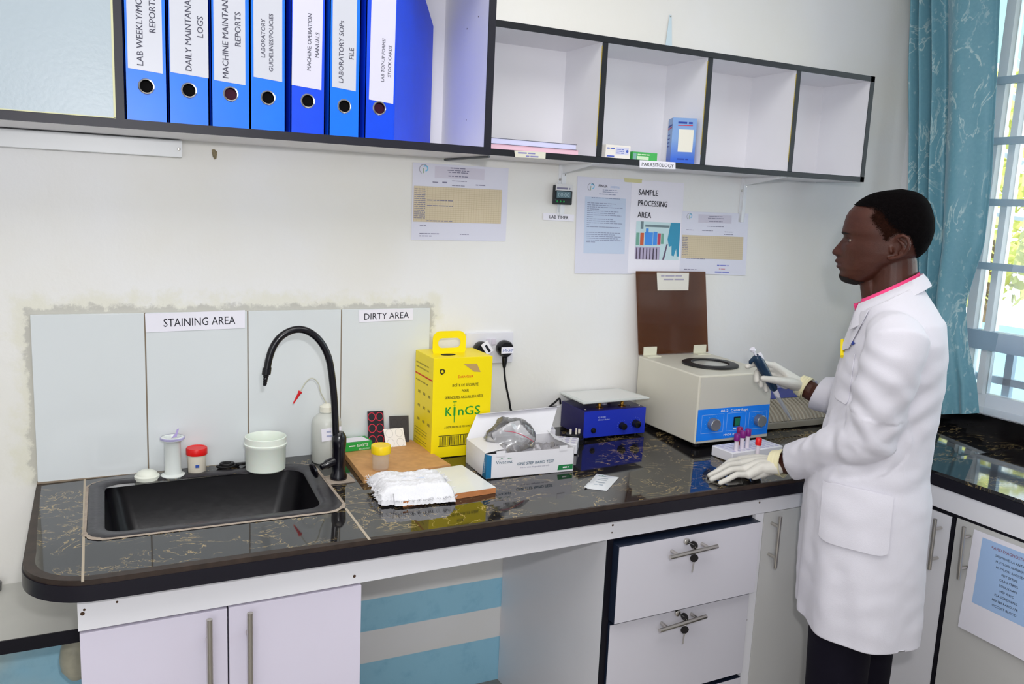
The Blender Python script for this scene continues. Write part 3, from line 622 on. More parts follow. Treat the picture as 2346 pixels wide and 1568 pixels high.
t = carton('medicine_carton', 'small white carton with blue print on the shelf', 'box', xa+.002, xb, -.195, -.12, zb, .0375, M('cream_carton', '#e9e3dc', .5))
b = MB(); b.quad((xa+.035, -.1955, zb+.012), (xb-.006, -.1955, zb+.012), (xb-.006, -.1955, zb+.032), (xa+.035, -.1955, zb+.032)); b.build('printed_panel', M('pale_lilac_print', '#cfcfe6', .6), t, smooth=0)
b = MB()
for i, (o, h) in enumerate(((.004, .006), (.026, .005))): b.scrib((xa+.006, -.1957, zb+o), X, Z, .026, h, i, .9)
for i in range(3): b.scrib((xa+.038, -.1959, zb+.015+i*.005), X, Z, .026, .003, i, .9)
b.lathe([(0, 0), (.004, 0), (.004, .0003), (0, .0003)], (xb-.011, -.1957, zb+.022), 14, (0, -1, 0)); b.build('lettering', M('blue_print', '#4a5fb8', .6), t, smooth=0)
xa, xb = at(1446, 366, 'y', -.19).x, at(1502, 366, 'y', -.19).x
t = carton('medicine_carton', 'flat green and white carton lying next to the white carton', 'box', xa, xb, -.197, -.13, zb, .0235, M('green_carton', '#3fae52', .45))
b = MB(); b.quad((xa, -.1976, zb+.001), (xa+.012, -.1976, zb+.001), (xa+.012, -.1976, zb+.020), (xa, -.1976, zb+.020)); b.build('printed_panel', M('teal_print', '#7fa8a4', .6), t, smooth=0)
b = MB(); b.quad((xa+.014, -.1977, zb+.002), (xb-.03, -.1977, zb+.002), (xb-.03, -.1977, zb+.012), (xa+.014, -.1977, zb+.012)); b.scrib((xa+.016, -.1977, zb+.015), X, Z, .05, .005, 3); b.build('lettering', M('pale_green_print', '#cfe6c4', .6), t, smooth=0)
ca, cb_ = at(1553, 372, 'y', -.15), at(1606, 377, 'y', -.19)
t = thing('reagent_carton', 'tall blue carton standing beside the second shelf divider', 'box', (1.735, -.16, zb), R(-24))
b = MB(); b.T = LT(1.7335, -.155, zb, R(-24)); W_ = .036; H_ = .133
def grad():
    m, nt, bb, pos, xyz = newmat('blue_reagent_carton'); r = nd(nt, 'ShaderNodeMapRange', **{'From Min': zb, 'From Max': zb+.13}); nt.links.new(xyz[2], r.inputs[0])
    cr = nd(nt, 'ShaderNodeValToRGB'); cr.color_ramp.elements[0].color = col('#2a62cf'); cr.color_ramp.elements[1].color = col('#7fa3d8'); cr.color_ramp.elements[0].position = .1; cr.color_ramp.elements[1].position = .55
    nt.links.new(r.outputs[0], cr.inputs[0]); nt.links.new(cr.outputs[0], bb.inputs['Base Color']); bb.inputs['Roughness'].default_value = .4; return m
b.box(-W_, W_, -.03, .03, 0, H_); b.build('carton_body', grad(), t, bevel=.0006)
b = MB(); b.T = LT(1.7335, -.155, zb, R(-24)); b.quad((-W_+.02, -.0304, .035), (W_-.008, -.0304, .035), (W_-.008, -.0304, .10), (-W_+.02, -.0304, .10)); b.build('printed_panel', M('cream_print', '#e9e6da', .6), t, smooth=0)
b = MB(); b.T = LT(1.7335, -.155, zb, R(-24)); b.scrib((-.02, -.0306, .1165), X, Z, .045, .009, 9, .9); b.scrib((-W_+.02, -.0306, .012), X, Z, .04, .006, 5)
b.quad((-W_-.0004, .026, .106), (-W_-.0004, -.026, .110), (-W_-.0004, -.026, .114), (-W_-.0004, .026, .112))
for i in range(4): b.scrib((-W_-.0004, .024, .05+.011*i), -Y, Z, .035, .004, i)
b.build('lettering', M('dark_blue_print', '#1d3c9c', .6), t, smooth=0)
b = MB(); b.T = LT(1.7335, -.155, zb, R(-24)); b.quad((-.02, -.0305, .110), (.024, -.0305, .111), (.024, -.0305, .1135), (-.02, -.0305, .1125)); b.quad((-W_-.0006, .024, .100), (-W_-.0006, -.024, .104), (-W_-.0006, -.024, .107), (-W_-.0006, .024, .104)); b.build('red_stripe', M('red_print', '#d13a52', .6), t, smooth=0)
# labels on the shelf edge
t, uv = sheet('shelf_label', 'white shelf-edge label reading parasitology', 'label', *wallq([(1465, 367), (1547, 372), (1547, 388), (1465, 384)], FS-.001), lift=.0003)
MB().text('PARASITOLOGY', uv(.5, .22), uv(1, .5)-uv(0, .5), Z, .0105, (uv(.95, 0)-uv(.06, 0)).length).build('lettering', INK, t, smooth=0)
t, uv = sheet('shelf_label', 'curled cream tape label with handwriting on the shelf edge under the pink folder', 'label', *wallq([(1178, 345), (1250, 349), (1249, 364), (1180, 360)], FS-.001), M('cream_tape', '#d9d6c6', .6), lift=.0003)
b = MB(); [b.scrib(uv(*q), uv(1, .5)-uv(0, .5), Z, w_, .006, i, 1) for i, (q, w_) in enumerate((((.1, .58), .05), ((.35, .12), .036)))]; b.build('handwriting', M('violet_pen', '#8583b4', .8), t, smooth=0)
# brackets under the shelf
BRK = M('white_bracket_paint', '#e6e8ec', .35)
for px, lb in ((1288, 'white metal shelf bracket above the lab timer'), (1706, 'white metal shelf bracket above the centrifuge notices')):
    xk = at(px, 400, 'y', 0).x; t = thing('shelf_bracket', lb, 'bracket', (xk, -.01, SB-.12), 0, 'brackets under the wall shelf')
    MB().box(xk-.013, xk+.013, -.003, 0, SB-.15, SB).box(xk-.0045, xk+.0045, -.008, -.003, SB-.15, SB-.003).build('wall_plate', BRK, t)
    MB().box(xk-.012, xk+.012, -.185, -.003, SB-.003, SB-.0002).prism([(xk-.0035, -.19, SB-.003), (xk-.0035, -.003, SB-.003), (xk-.0035, -.003, SB-.028)], (.007, 0, 0)).build('arm', BRK, t)
    for dz in (.045, .03): MB().lathe([(0, 0), (.004, 0), (.003, .0016), (0, .002)], (xk-.008+.016*(dz == .03), -.003, SB-dz), 10, (0, -1, 0)).build('screw_head', STEEL, t)
# wall hook with a clear strip
c = at(1535, 38, 'y', 0); t = thing('hanging_strip', 'clear pointed plastic strip hanging from a nail above the shelf', 'strip', (c.x, -.002, c.z-.1))
MB().prism([(c.x-.004, -.002, c.z+.004), (c.x+.004, -.002, c.z+.004), (c.x+.016, -.004, c.z-.13), (c.x-.016, -.004, c.z-.13)], (0, -.001, 0)).build('strip', M('cloudy_strip', '#c9dbe4', .3), t)
MB().lathe([(0, 0), (.0025, 0), (.002, .004), (0, .005)], c+V((0, -.003, 0)), 8, (0, -1, 0)).build('nail', STEEL, t)

# ================================================================ notices, timer, socket
PLASTIC = M('plastic_wallet', '#dcdcea', .25, spec=.5)
def wq(*p): return wallq(p, -.001)
def logo(t, uv, u, v, s):
    o = uv(u, v); r = (uv(1, v)-uv(0, v)).normalized(); b = MB()
    def arc(a0, a1, rad, wd, n=14): return [[o+r*(math.cos(a0+(a1-a0)*k/n)*rr)+Z*(math.sin(a0+(a1-a0)*k/n)*rr) for k in range(n+1)] for rr in (rad, rad+wd)]
    i, u2 = arc(.6, 4.2, s, s*.16); b.rings([i, u2], close=False, cap=False); b.build('grey_emblem', M('grey_print', '#9a9aa8', .8), t, smooth=0)
    b = MB(); o = o+r*s*.35+Z*s*.2; i, u2 = arc(-1.5, 2.4, s*.45, s*.3); b.rings([i, u2], close=False, cap=False); b.build('blue_emblem', M('sky_print', '#7fc4e6', .8), t, smooth=0)
    b = MB(); o = o-r*s*.55; b.quad(o-Z*s*1.1, o+r*s*.18-Z*s*1.1, o+r*s*.18+Z*s*.1, o+Z*s*.1); b.build('green_emblem', M('green_print', '#8fa88a', .8), t, smooth=0)
def panel(t, uv, u0, u1, v0, v1, m, nm='panel', k=.0): n_ = V((0, -k, 0)); return MB().quad(uv(u0, v0)+n_, uv(u1, v0)+n_, uv(u1, v1)+n_, uv(u0, v1)+n_).build(nm, m, t, smooth=0)
def lines(t, uv, rows, nm='lettering', m=GREYINK, seed=1):
    b = MB(); k = V((0, -.0004, 0))
    for i, (u, v, w_, h) in enumerate(rows): r = uv(1, v)-uv(0, v); b.scrib(uv(u, v)+k, r, Z, w_*r.length, h, seed+i, 1)
    return b.build(nm, m, t, smooth=0)
TAN = M('tan_print', '#d6c8ac', .8); HDR = M('lilac_header_print', '#cfcbda', .8); GRID = M('table_rule_print', '#bfae8e', .8)
def table(t, uv, u0, u1, v0, v1, nx, ny):
    panel(t, uv, u0, u1, v0, v1, TAN, 'printed_table'); b = MB(); k = V((0, -.0003, 0))
    for i in range(nx+1):
        u = u0+(u1-u0)*(i/nx); b.quad(uv(u, v0)+k, uv(u+.0016, v0)+k, uv(u+.0016, v1)+k, uv(u, v1)+k)
    for j in range(ny+1):
        v = v0+(v1-v0)*(j/ny); b.quad(uv(u0, v)+k, uv(u1, v)+k, uv(u1, v+.0025)+k, uv(u0, v+.0025)+k)
    b.build('table_rules', GRID, t, smooth=0)
t, uv = sheet('wall_notice', 'landscape maintenance log sheet with a tan table on the wall above the sharps box', 'notice', *wq((946, 372), (1165, 386), (1158, 553), (942, 550)), PLASTIC)
logo(t, uv, .11, .92, .012); panel(t, uv, .22, .74, .82, .97, HDR, 'header_panel'); table(t, uv, .015, .935, .24, .70, 34, 17)
lines(t, uv, [(.38, .95, .16, .004), (.35, .92, .22, .004), (.36, .895, .2, .004), (.36, .845, .2, .004), (.4, .785, .15, .003), (.2, .755, .06, .004), (.3, .755, .05, .006), (.65, .745, .1, .004), (.4, .725, .13, .003)]+[(.02, .66-.025*i, .11, .003) for i in range(16)]+[(.15, .52, .26, .004), (.15, .45, .26, .004), (.15, .25, .27, .004), (.08, .19, .07, .003), (.08, .08, .2, .004), (.08, .05, .12, .004), (.5, .08, .09, .003)])
t, uv = sheet('wall_notice', 'procedure notice with pale blue text panel beside the lab timer', 'notice', *wq((1323, 404), (1452, 413), (1447, 628), (1316, 627)), PLASTIC)
logo(t, uv, .24, .90, .011); panel(t, uv, .14, .86, .215, .80, M('light_blue_print', '#c3d0e6', .8), 'text_panel')
b = MB(); rr = uv(1, .9)-uv(0, .9); b.text('PENGIA', uv(.37, .905), rr, Z, .008, .032, 'L', wt=.0005); b.build('heading', INK, t, smooth=0)
b = MB(); b.text('HOSPITAL', uv(.58, .902), rr, Z, .007, .034, 'L', wt=.0003); b.build('heading', M('pale_blue_ink', '#a9c4ea', .8), t, smooth=0)
lines(t, uv, [(.44, .875, .25, .003), (.44, .855, .27, .003), (.38, .83, .3, .0035), (.25, .79, .5, .003)]+[(.18, .735-.0205*i, (.5, .42, .62, .2, .55, .48, .6, .1, .45, .5, .62, .05, .58)[i], .0032) for i in range(13)]+[(.18, .43-.02*i, (.6, .5, .6, .55, .62, .15)[i], .0032) for i in range(6)], m=M('blue_grey_ink', '#8c93b0', .8))
t, uv = sheet('wall_notice', 'white notice reading sample processing area with a laboratory photo', 'notice', *wq((1447, 412), (1567, 420), (1556, 628), (1437, 626)), PAPER, lift=.0007)
for i, s in enumerate(('SAMPLE', 'PROCESSING', 'AREA')):
    rr = uv(1, .8)-uv(0, .8); b = MB() if i == 0 else b; b.text(s, uv(.135, (.845, .73, .605)[i])+V((0, -.0004, 0)), rr, Z, .0185, (.075, .113, .052)[i], 'L', wt=.0005)
b.build('lettering', INK, t, smooth=0)
PH = MB(); PH = panel(t, uv, .12, .965, .155, .565, M('pale_photo_print', '#c4dde2', .4), 'photo_print')
def ph(cells, nm, m):
    b = MB(); k = V((0, -.0005, 0))
    for c in cells:
        if len(c) == 4 and not isinstance(c[0], tuple): u0, u1, v0, v1 = c; c = ((u0, v0), (u1, v0), (u1, v1), (u0, v1))
        b.add([uv(.12+.845*u, .155+.41*v)+k for u, v in c], [tuple(range(len(c)))])
    b.build(nm, m, PH, smooth=0)
ph([(.2, .38, .38, .72), (.39, .48, .39, .74), (.22, .28, .7, .82)], 'bottle_print', M('blue_photo', '#3f8ee6', .4)); ph([(.1, .18, .37, .7)], 'bottle_print', M('orange_photo', '#c85a33', .4)); ph([(.49, .56, .40, .7)], 'bottle_print', M('crimson_photo', '#c23a55', .4)); ph([(.01, .08, .37, .7), (.57, .63, .42, .7)], 'bottle_print', M('green_photo', '#6fa694', .4))
ph([(.0, .55, .0, .33)], 'shelf_print', M('lilac_photo', '#b0a6c2', .4)); ph([(.02+.075*i, .045+.075*i, .0, .3) for i in range(7)]+[((.62, .0), (.66, .0), (.73, .42), (.7, .42))], 'tube_print', M('dark_photo', '#5f4f68', .4)); ph([(.1, .16, .8, 1), (.2, .75, .86, .92)], 'shelf_print', M('grey_photo', '#6d8088', .4))
ph([((.78, 1), (1, 1), (1, .1), (.95, .1), (.93, .3), (.88, .1), (.83, .12), (.82, .38), (.76, .35), (.72, .55), (.75, .8))], 'glove_print', M('teal_photo', '#2d8fb4', .4))
t, uv = sheet('wall_notice', 'landscape log sheet with tan table and blue stamp beside the centrifuge lid', 'notice', *wq((1562, 484), (1714, 490), (1707, 631), (1556, 626)), PLASTIC, lift=.0012)
logo(t, uv, .11, .92, .010); panel(t, uv, .24, .74, .83, .96, HDR, 'header_panel'); table(t, uv, .015, .935, .25, .62, 32, 12)
lines(t, uv, [(.4, .93, .2, .003), (.38, .9, .24, .003), (.4, .85, .2, .003), (.37, .77, .25, .003), (.07, .70, .1, .003), (.3, .7, .16, .003), (.64, .69, .13, .003), (.63, .65, .14, .003), (.08, .24, .28, .003), (.06, .06, .18, .004)]+[(.02, .58-.028*i, .08, .003) for i in range(11)])
lines(t, uv, [(.55, .14, .17, .006), (.52, .03, .22, .006)], 'stamp', M('blue_stamp_ink', '#7f86d0', .8)); lines(t, uv, [(.58, .085, .09, .004)], 'stamp', M('red_stamp_ink', '#c98a9a', .8))
t, uv = sheet('masking_tape', 'yellowish strip of masking tape over the joined notices', 'tape', *wallq([(1430, 408), (1471, 411), (1470, 420), (1431, 417)], -.0025), M('masking_tape', '#d6d1a0', .7), th=.0003)
t, uv = sheet('wall_label', 'small white wall label reading lab timer', 'label', *wq((1244, 488), (1315, 492), (1314, 508), (1244, 504)), PAPER, lift=.0004)
MB().text('LAB TIMER', uv(.2, .28), uv(1, .5)-uv(0, .5), Z, .0098, .066, 'L', wt=.0003).build('lettering', INK, t, smooth=0)
# timer
a, c = at(1270, 424, 'y', -.014), at(1310, 470, 'y', -.014)
t = thing('lab_timer', 'small black digital timer with green buttons hanging under the shelf bracket', 'timer', (a.x, -.012, c.z))
zt, zb2 = a.z, c.z; W_ = c.x-a.x
MB().box(a.x, c.x, -.016, -.004, zb2, zt).build('case', M('dark_timer_plastic', '#1e2226', .4), t, bevel=.003)
MB().box(a.x+.004, c.x-.001, -.0166, -.0155, zt-.0165, zt+.004).build('paper_label', M('timer_label', '#d8d8da', .6), t)
b = MB(); b.scrib((a.x+.008, -.017, zt-.0115), X, Z, W_*.75, .009, 6, .9); b.build('lettering', GREYINK, t, smooth=0)
MB().box(a.x+.005, c.x-.004, -.0172, -.0155, zb2+.0165, zb2+.042).build('screen_frame', M('screen_frame', '#0e1a22', .3), t, bevel=.001)
MB().box(a.x+.008, c.x-.008, -.0176, -.017, zb2+.0195, zb2+.039).build('screen', M('lcd_grey', '#667f88', .2), t)
MB().text('00:00', (a.x+W_/2, -.0179, zb2+.023), X, Z, .0125, W_*.6).build('digits', M('lcd_segment', '#9fb6be', .4), t, smooth=0)
for i in range(3): MB().lathe([(0, 0), (.0032, 0), (.0028, .0016), (0, .002)], (a.x+.011+i*.0115, -.016, zb2+.009), 12, (0, -1, 0)).build('button', M('green_button', '#1f8f4a', .4), t)
b = MB(); xk = a.x+W_*.45; b.prism([(xk-.006, -.003, zb2-.024), (xk+.006, -.003, zb2-.024), (xk+.008, -.006, zb2+.001), (xk-.008, -.006, zb2+.001)], (0, .001, 0)); b.build('clip_tail', M('clear_clip', '#cfd6da', .2), t)
# socket, plugs, cable
a, c = at(1068, 764, 'y', -.01), at(1174, 831, 'y', -.01)
t = thing('double_socket', 'white double wall socket behind the yellow sharps box', 'socket', ((a.x+c.x)/2, -.005, c.z))
SOC = M('white_socket_plastic', '#e2e1e8', .3)
MB().box(a.x, c.x, -.011, 0, c.z, a.z).build('plate', SOC, t, bevel=.003)
for px in (1119, 1131): q = at(px, 783, 'y', -.012); MB().box(q.x-.0065, q.x+.0065, -.0145, -.011, q.z-.009, q.z+.009).build('rocker_switch', M('socket_rocker', '#d8d0dc', .3), t, bevel=.001)
def plug(px, py, label, txt, tilt=0):
    q = at(px, py, 'y', -.03); t = thing('power_plug', label, 'plug', (q.x, -.011, q.z), 0, 'plugs in the wall socket')
    b = MB(); b.rings([[V((q.x+math.cos(k/20*6.283)*rx*(1-.25*max(0, -math.sin(k/20*6.283))), y, q.z+math.sin(k/20*6.283)*rx)) for k in range(20)] for rx, y in ((.021, -.0112), (.026, -.02), (.026, -.036), (.022, -.044))]); b.build('plug_body', BLACK, t)
    b = MB(); b.lathe([(.008, 0), (.009, .01), (.006, .03), (.0045, .036)], (q.x, -.030, q.z-.021), 12, (0, 0, -1)); b.build('strain_relief', BLACK, t)
    if txt: MB().box(q.x-.019, q.x+.021, -.0452, -.0442, q.z-.011, q.z+.008).build('paper_label', PAPER, t); MB().text(txt, (q.x+.001, -.0456, q.z-.006), X, Z, .009, .032, shear=.2).build('handwriting', M('blue_pen', '#2b4fa6', .7), t, smooth=0)
    else:
        b = MB(); b.T = Matrix.Translation((q.x+.008, -.046, q.z+.012)) @ Matrix.Rotation(R(-35), 4, 'Y'); b.box(-.012, .012, 0, .001, -.022, .016); b.build('paper_label', PAPER, t)
        b = MB(); b.T = Matrix.Translation((q.x+.008, -.0463, q.z+.012)) @ Matrix.Rotation(R(-35), 4, 'Y'); b.scrib((.004, 0, -.018), Z, V((-1, 0, 0)), .03, .012, 4, .9); b.build('handwriting', INK, t, smooth=0)
    return q
q1 = plug(1157, 800, 'black power plug with blue handwritten label, its cable falling to the worktop', 'Mi-50'); q2 = plug(1104, 803, 'black power plug with tilted white label half hidden by the sharps box', None)
cab = thing('power_cable', 'black power cable from the labelled plug down to the blue shaker', 'cable', (1.25, -.04, .85))
pts = [(q1.x, -.03, q1.z-.056), at(1158, 875, 'y', -.03), at(1166, 915, 'y', -.03), at(1174, 944, 'y', -.035), at(1205, 940, 'y', -.05), at(1240, 944, 'y', -.06), at(1268, 925, 'y', -.05), at(1281, 914, 'y', -.04), at(1284, 925, 'y', -.02)]
MB().tube(bez(pts, 8), .0032, 8).build('cable', BLACK, cab)
cab2 = thing('power_cable', 'short black cable loop behind the open test kit box', 'cable', (1.36, -.04, .9))
MB().tube(bez([at(1174, 947, 'y', -.02), at(1195, 947, 'y', -.03), at(1230, 958, 'y', -.03), at(1250, 936, 'y', -.03), at(1275, 932, 'y', -.02)], 8), .003, 8).build('cable', BLACK, cab2)
# ================================================================ things on the worktop
def on(px, py): p = atc(px, py); return p.x, p.y, cz(p.x, p.y)
# --- left of the tap
x, y = .243, -.062; z = cz(x, y)
t = thing('pot_lid', 'white domed plastic lid lying on the sink ledge', 'lid', (x, y, z))
MB().lathe([(.0, 0), (.029, 0), (.0295, .009), (.027, .011), (.025, .012), (.023, .017), (.015, .022), (0, .0235)], (x, y, z), 32).build('lid', M('ivory_plastic', '#e6e8dc', .35), t)
x, y = .304, -.06; z = cz(x, y)
GLASSW = M('milky_glass', '#eef3f0', .15, trans=.12, spec=.6)
t = thing('staining_jar', 'white stained staining jar with violet slide sticking out', 'jar', (x, y, z))
b = MB().lathe(([(r_, h_*1.18) for r_, h_ in [(0, 0), (.028, 0), (.030, .003), (.021, .006), (.0195, .02), (.0195, .074), (.022, .078), (.0285, .081), (.0285, .086), (.021, .087), (.019, .084), (.0175, .03), (0, .028)]]), (x, y, z), 24); b.build('jar_body', GLASSW, t)
MB().lathe([(.0275, .0962), (.0292, .0968), (.0292, .1010), (.0275, .1022)], (x, y, z), 24, cap=False).build('stained_rim', M('violet_stained_rim', '#b9b3dc', .4, nz=(40, .4)), t)
MB().prism([(x-.003, y, z+.098), (x+.010, y, z+.101), (x+.016, y, z+.122), (x+.011, y, z+.121), (x+.008, y, z+.111)], (0, .0012, 0)).build('stained_slide', M('violet_stained_glass', '#b3a3d6', .3), t)
x, y = .362, -.05; z = cz(x, y)
t = thing('specimen_cup', 'small specimen cup with a red screw lid by the staining jar', 'cup', (x, y, z))
MB().lathe([(0, 0), (.0205, 0), (.0215, .002), (.0235, .049), (0, .049)], (x, y, z), 28).build('cup_body', M('cloudy_cream_plastic', '#e4dccb', .35), t)
def cap(h0, r, hh, m, par, cx_=0, cy_=0, cz_=0, n=48):
    b = MB(); rs = []
    for rr, h, k in ((r*.98, h0, 0), (r, h0+.001, 1), (r, h0+hh-.002, 1), (r*.95, h0+hh, 0), (r*.86, h0+hh, 0), (r*.82, h0+hh-.0012, 0), (.001, h0+hh-.0012, 0)):
        rs.append([V((cx_+math.cos(6.2832*i/n)*rr*(1-.022*k*(i % 2)), cy_+math.sin(6.2832*i/n)*rr*(1-.022*k*(i % 2)), cz_+h)) for i in range(n)])
    return b.rings(rs).build('screw_lid', m, par, smooth=30)
cap(.048, .0262, .0175, M('red_plastic', '#e01515', .35), t, x, y, z)
MB().box(x-.006, x+.003, y-.0238, y-.0225, z+.018, z+.025).build('ink_mark', M('blue_pen', '#4a63c0', .7), t)
x, y, z = .437, -.045, cz(.437, -.045)
t = thing('rubber_band_coil', 'flat coil of black rubber tubing on the ledge beside the round tub', 'tubing', (x, y, z))
pts = [V((x+math.cos(k*.5)*(.026-.0006*k)*1.1, y+math.sin(k*.5)*(.011+.0002*k), z+.004+.006*(k % 26)/26+(.003 if k > 13 else 0))) for k in range(28)]
MB().tube(pts, .0036, 8).build('coil', M('black_rubber', '#121214', .5), t)
MB().tube([pts[-1], (x+.036, y-.004, z+.008), (x+.05, y+.008, z+.005)], .0032, 8).build('tail', MATS['black_rubber'], t)
x, y = .528, -.085; z = cz(x, y)
t = thing('round_tub', 'open round white plastic tub on the sink ledge', 'tub', (x, y, z))
TUB = M('mint_white_plastic', '#ebf2e8', .35, trans=.0, sss=.15)
MB().lathe([(0, 0), (.047, 0), (.050, .003), (.0515, .062), (.0545, .066), (.0545, .071), (.0525, .073), (.0525, .088), (.0505, .089), (.0495, .087), (.049, .06), (.047, .006), (0, .005)], (x, y, z), 48).build('tub_body', TUB, t)
x, y = .690, -.075; z = cz(x, y)
t = thing('wash_bottle', 'translucent wash bottle with a bent straw and red tip behind the tap', 'bottle', (x, y, z))
HAZE = M('cloudy_bottle_plastic', '#f0f2ea', .3, trans=.35, spec=.4)
MB().lathe([(0, 0), (.036, 0), (.039, .004), (.039, .108), (.036, .119), (.026, .129), (.0165, .134), (.0165, .138), (0, .138)], (x, y, z), 36).build('bottle_body', HAZE, t)
MB().lathe([(0, .138), (.0185, .138), (.0185, .152), (.014, .155), (.007, .160), (0, .160)], (x, y, z), 28).build('bottle_cap', M('ivory_cap', '#e5e3d4', .4), t)
MB().prism([(x-.022, y-.0400, z+.066), (x+.03, y-.0392, z+.070), (x+.03, y-.0392, z+.104), (x-.024, y-.0398, z+.100)], (0, .0008, 0)).build('paper_label', PAPER, t, smooth=0)
b = MB()
for i in range(2): b.scrib((x-.01, y-.0404, z+.078+.012*i), X, Z, .03, .007, i, .9)
b.build('handwriting', M('faint_blue_pen', '#a9aecb', .8), t, smooth=0)
ys = y-.005
sp = [(x, y, z+.158)]+[tuple(at(px, py, 'y', ys)) for px, py in ((735, 900), (731, 883), (722, 870), (710, 868), (698, 880), (688, 898))]
MB().tube(bez(sp, 5), .0017, 8).build('straw', M('clear_straw', '#dcdccb', .25, trans=.3), t)
a, c = at(688, 898, 'y', ys), at(672, 925, 'y', ys); d = (c-a).normalized(); L_ = (c-a).length
MB().lathe([(.0, -.002), (.0055, -.001), (.0055, .003), (.0042, .005), (.0016, L_), (0, L_)], a, 14, d).build('tip', M('red_tip', '#e0252c', .4), t)
# --- boards, cards, slide box
bz = cz(.85, -.15)-.0
WOOD = M('raw_plywood', '#cf9c64', .6, nz=(50, .18), bump=(80, .2)); WOODE = M('reddish_board_edge', '#b3703f', .7, nz=(60, .3))
t = thing('wooden_board', 'square brown wooden board lying against the tiles', 'board', (.85, -.155, bz))
Bd = [(.742, -.030), (.952, -.022), (.978, -.262), (.733, -.285)]
b = MB().hexa([(p[0], p[1], cz(*p)+.0005) for p in (Bd[3], Bd[2], Bd[1], Bd[0])]+[(p[0], p[1], cz(*p)+.017) for p in (Bd[3], Bd[2], Bd[1], Bd[0])]); b.build('board', WOOD, t, bevel=.0012)
bt = bz+.0185
t = thing('ceramic_tile', 'white glazed loose tile with orange edge lying on the worktop', 'tile', (.9, -.36, cz(.9, -.4)))
Tq = [(.775, -.468), (1.021, -.455), (1.006, -.272), (.80, -.288)]
MB().hexa([(p[0], p[1], cz(*p)+.0005) for p in Tq]+[(p[0], p[1], cz(*p)+.0145) for p in Tq]).build('tile_body', M('orange_clay', '#c98350', .8, nz=(40, .25)), t)
MB().hexa([(p[0], p[1], cz(*p)+.0145) for p in Tq]+[(p[0], p[1], cz(*p)+.0155) for p in Tq]).build('glaze', M('white_glaze', '#e6e8e6', .12), t)
# slide box (printed upside down)
x0, x1 = .748, .829; sy0, sy1 = -.068, -.012; sz = bt-.0005
SL = M('green_carton_print', '#27a043', .45)
t = thing('slide_box', 'flat green and white microscope slide box on the wooden board', 'box', (.79, -.04, sz))
b = MB(); b.T = LT(.777, -.044, sz, R(4)); b.box(-.041, .041, -.028, .028, 0, .024); b.build('carton_body', SL, t, bevel=.0006)
b = MB(); b.T = LT(.777, -.044, sz, R(4)); b.quad((-.030, -.022, .0245), (.036, -.022, .0245), (.030, .022, .0245), (-.030, .022, .0245)); b.build('top_label', PAPER, t, smooth=0)
b = MB(); b.T = LT(.777, -.044, sz, R(4)); b.text('SLIDES', (.013, -.0284, .0185), -X, -Z, .008, .032, wt=.0004); b.text('MICROSCOPE', (.018, -.0284, .006), -X, -Z, .004, .03); b.scrib((-.008, -.0284, .016), -X, -Z, .02, .005, 5, .9); b.build('lettering', M('white_print', '#f2f2f2', .6), t, smooth=0)
def card(name, label, base, wd, h, lean, rz, m, circ, cols, rows, cm, ring=.0012, rad=.011, zz=None):
    """reaction card standing and leaning back against the tiles"""
    t = thing(name, label, 'card', base, 0, 'reaction cards')
    MT = Matrix.Translation(base) @ Matrix.Rotation(rz, 4, 'Z') @ Matrix.Rotation(lean, 4, 'X')
    b = MB(); b.T = MT; b.box(-wd/2, wd/2, 0, .0012, 0, h); b.build('card', m, t)
    b = MB(); b.T = MT
    for i in range(cols):
        for j in range(rows):
            cx_ = (i-(cols-1)/2)*wd/cols*.98; cz_ = h*(j+.5)/rows; rs = []
            for rr in (rad, rad-ring): rs.append([(cx_+math.cos(6.2832*k/32)*rr, -.0004, cz_+math.sin(6.2832*k/32)*rr*1.15) for k in range(32)])
            b.rings(rs, cap=False)
    b.build('circle_print', cm, t, smooth=0)
card('reaction_card', 'black reaction card with six red rings leaning on the tiles', (.842, -.040, bt), .046, .097, R(-14), R(-4), M('black_card', '#17101a', .35), 1, 2, 3, M('red_ring_print', '#c81e3a', .5), .0018, .0110)
card('reaction_card', 'dark grey reaction card leaning behind the white card', (.911, -.037, bt), .056, .078, R(-16), R(-8), M('charcoal_card', '#2b2626', .45), 1, 2, 2, M('faint_ring_print', '#1b1818', .5), .0009, .0095)
card('reaction_card', 'white reaction card with four grey rings leaning on the dark card', (.890, -.072, bt-.001), .059, .056, R(-32), R(2), M('white_card', '#eceae8', .35), 1, 2, 2, M('grey_ring_print', '#b5b5b5', .6), .0008, .0108)
x, y = .790, -.243; z = bt-.001
t = thing('specimen_cup', 'clear specimen cup with a yellow ribbed lid on the wooden board', 'cup', (x, y, z))
MB().lathe([(0, 0), (.0195, 0), (.0205, .002), (.0225, .043), (.0215, .043), (.0195, .004), (0, .003)], (x, y, z), 28).build('cup_body', veil('clear_plastic', '#efe6dc', .72, .5), t)
cap(.043, .0255, .021, M('yellow_plastic', '#f2cf12', .35), t, x, y, z)
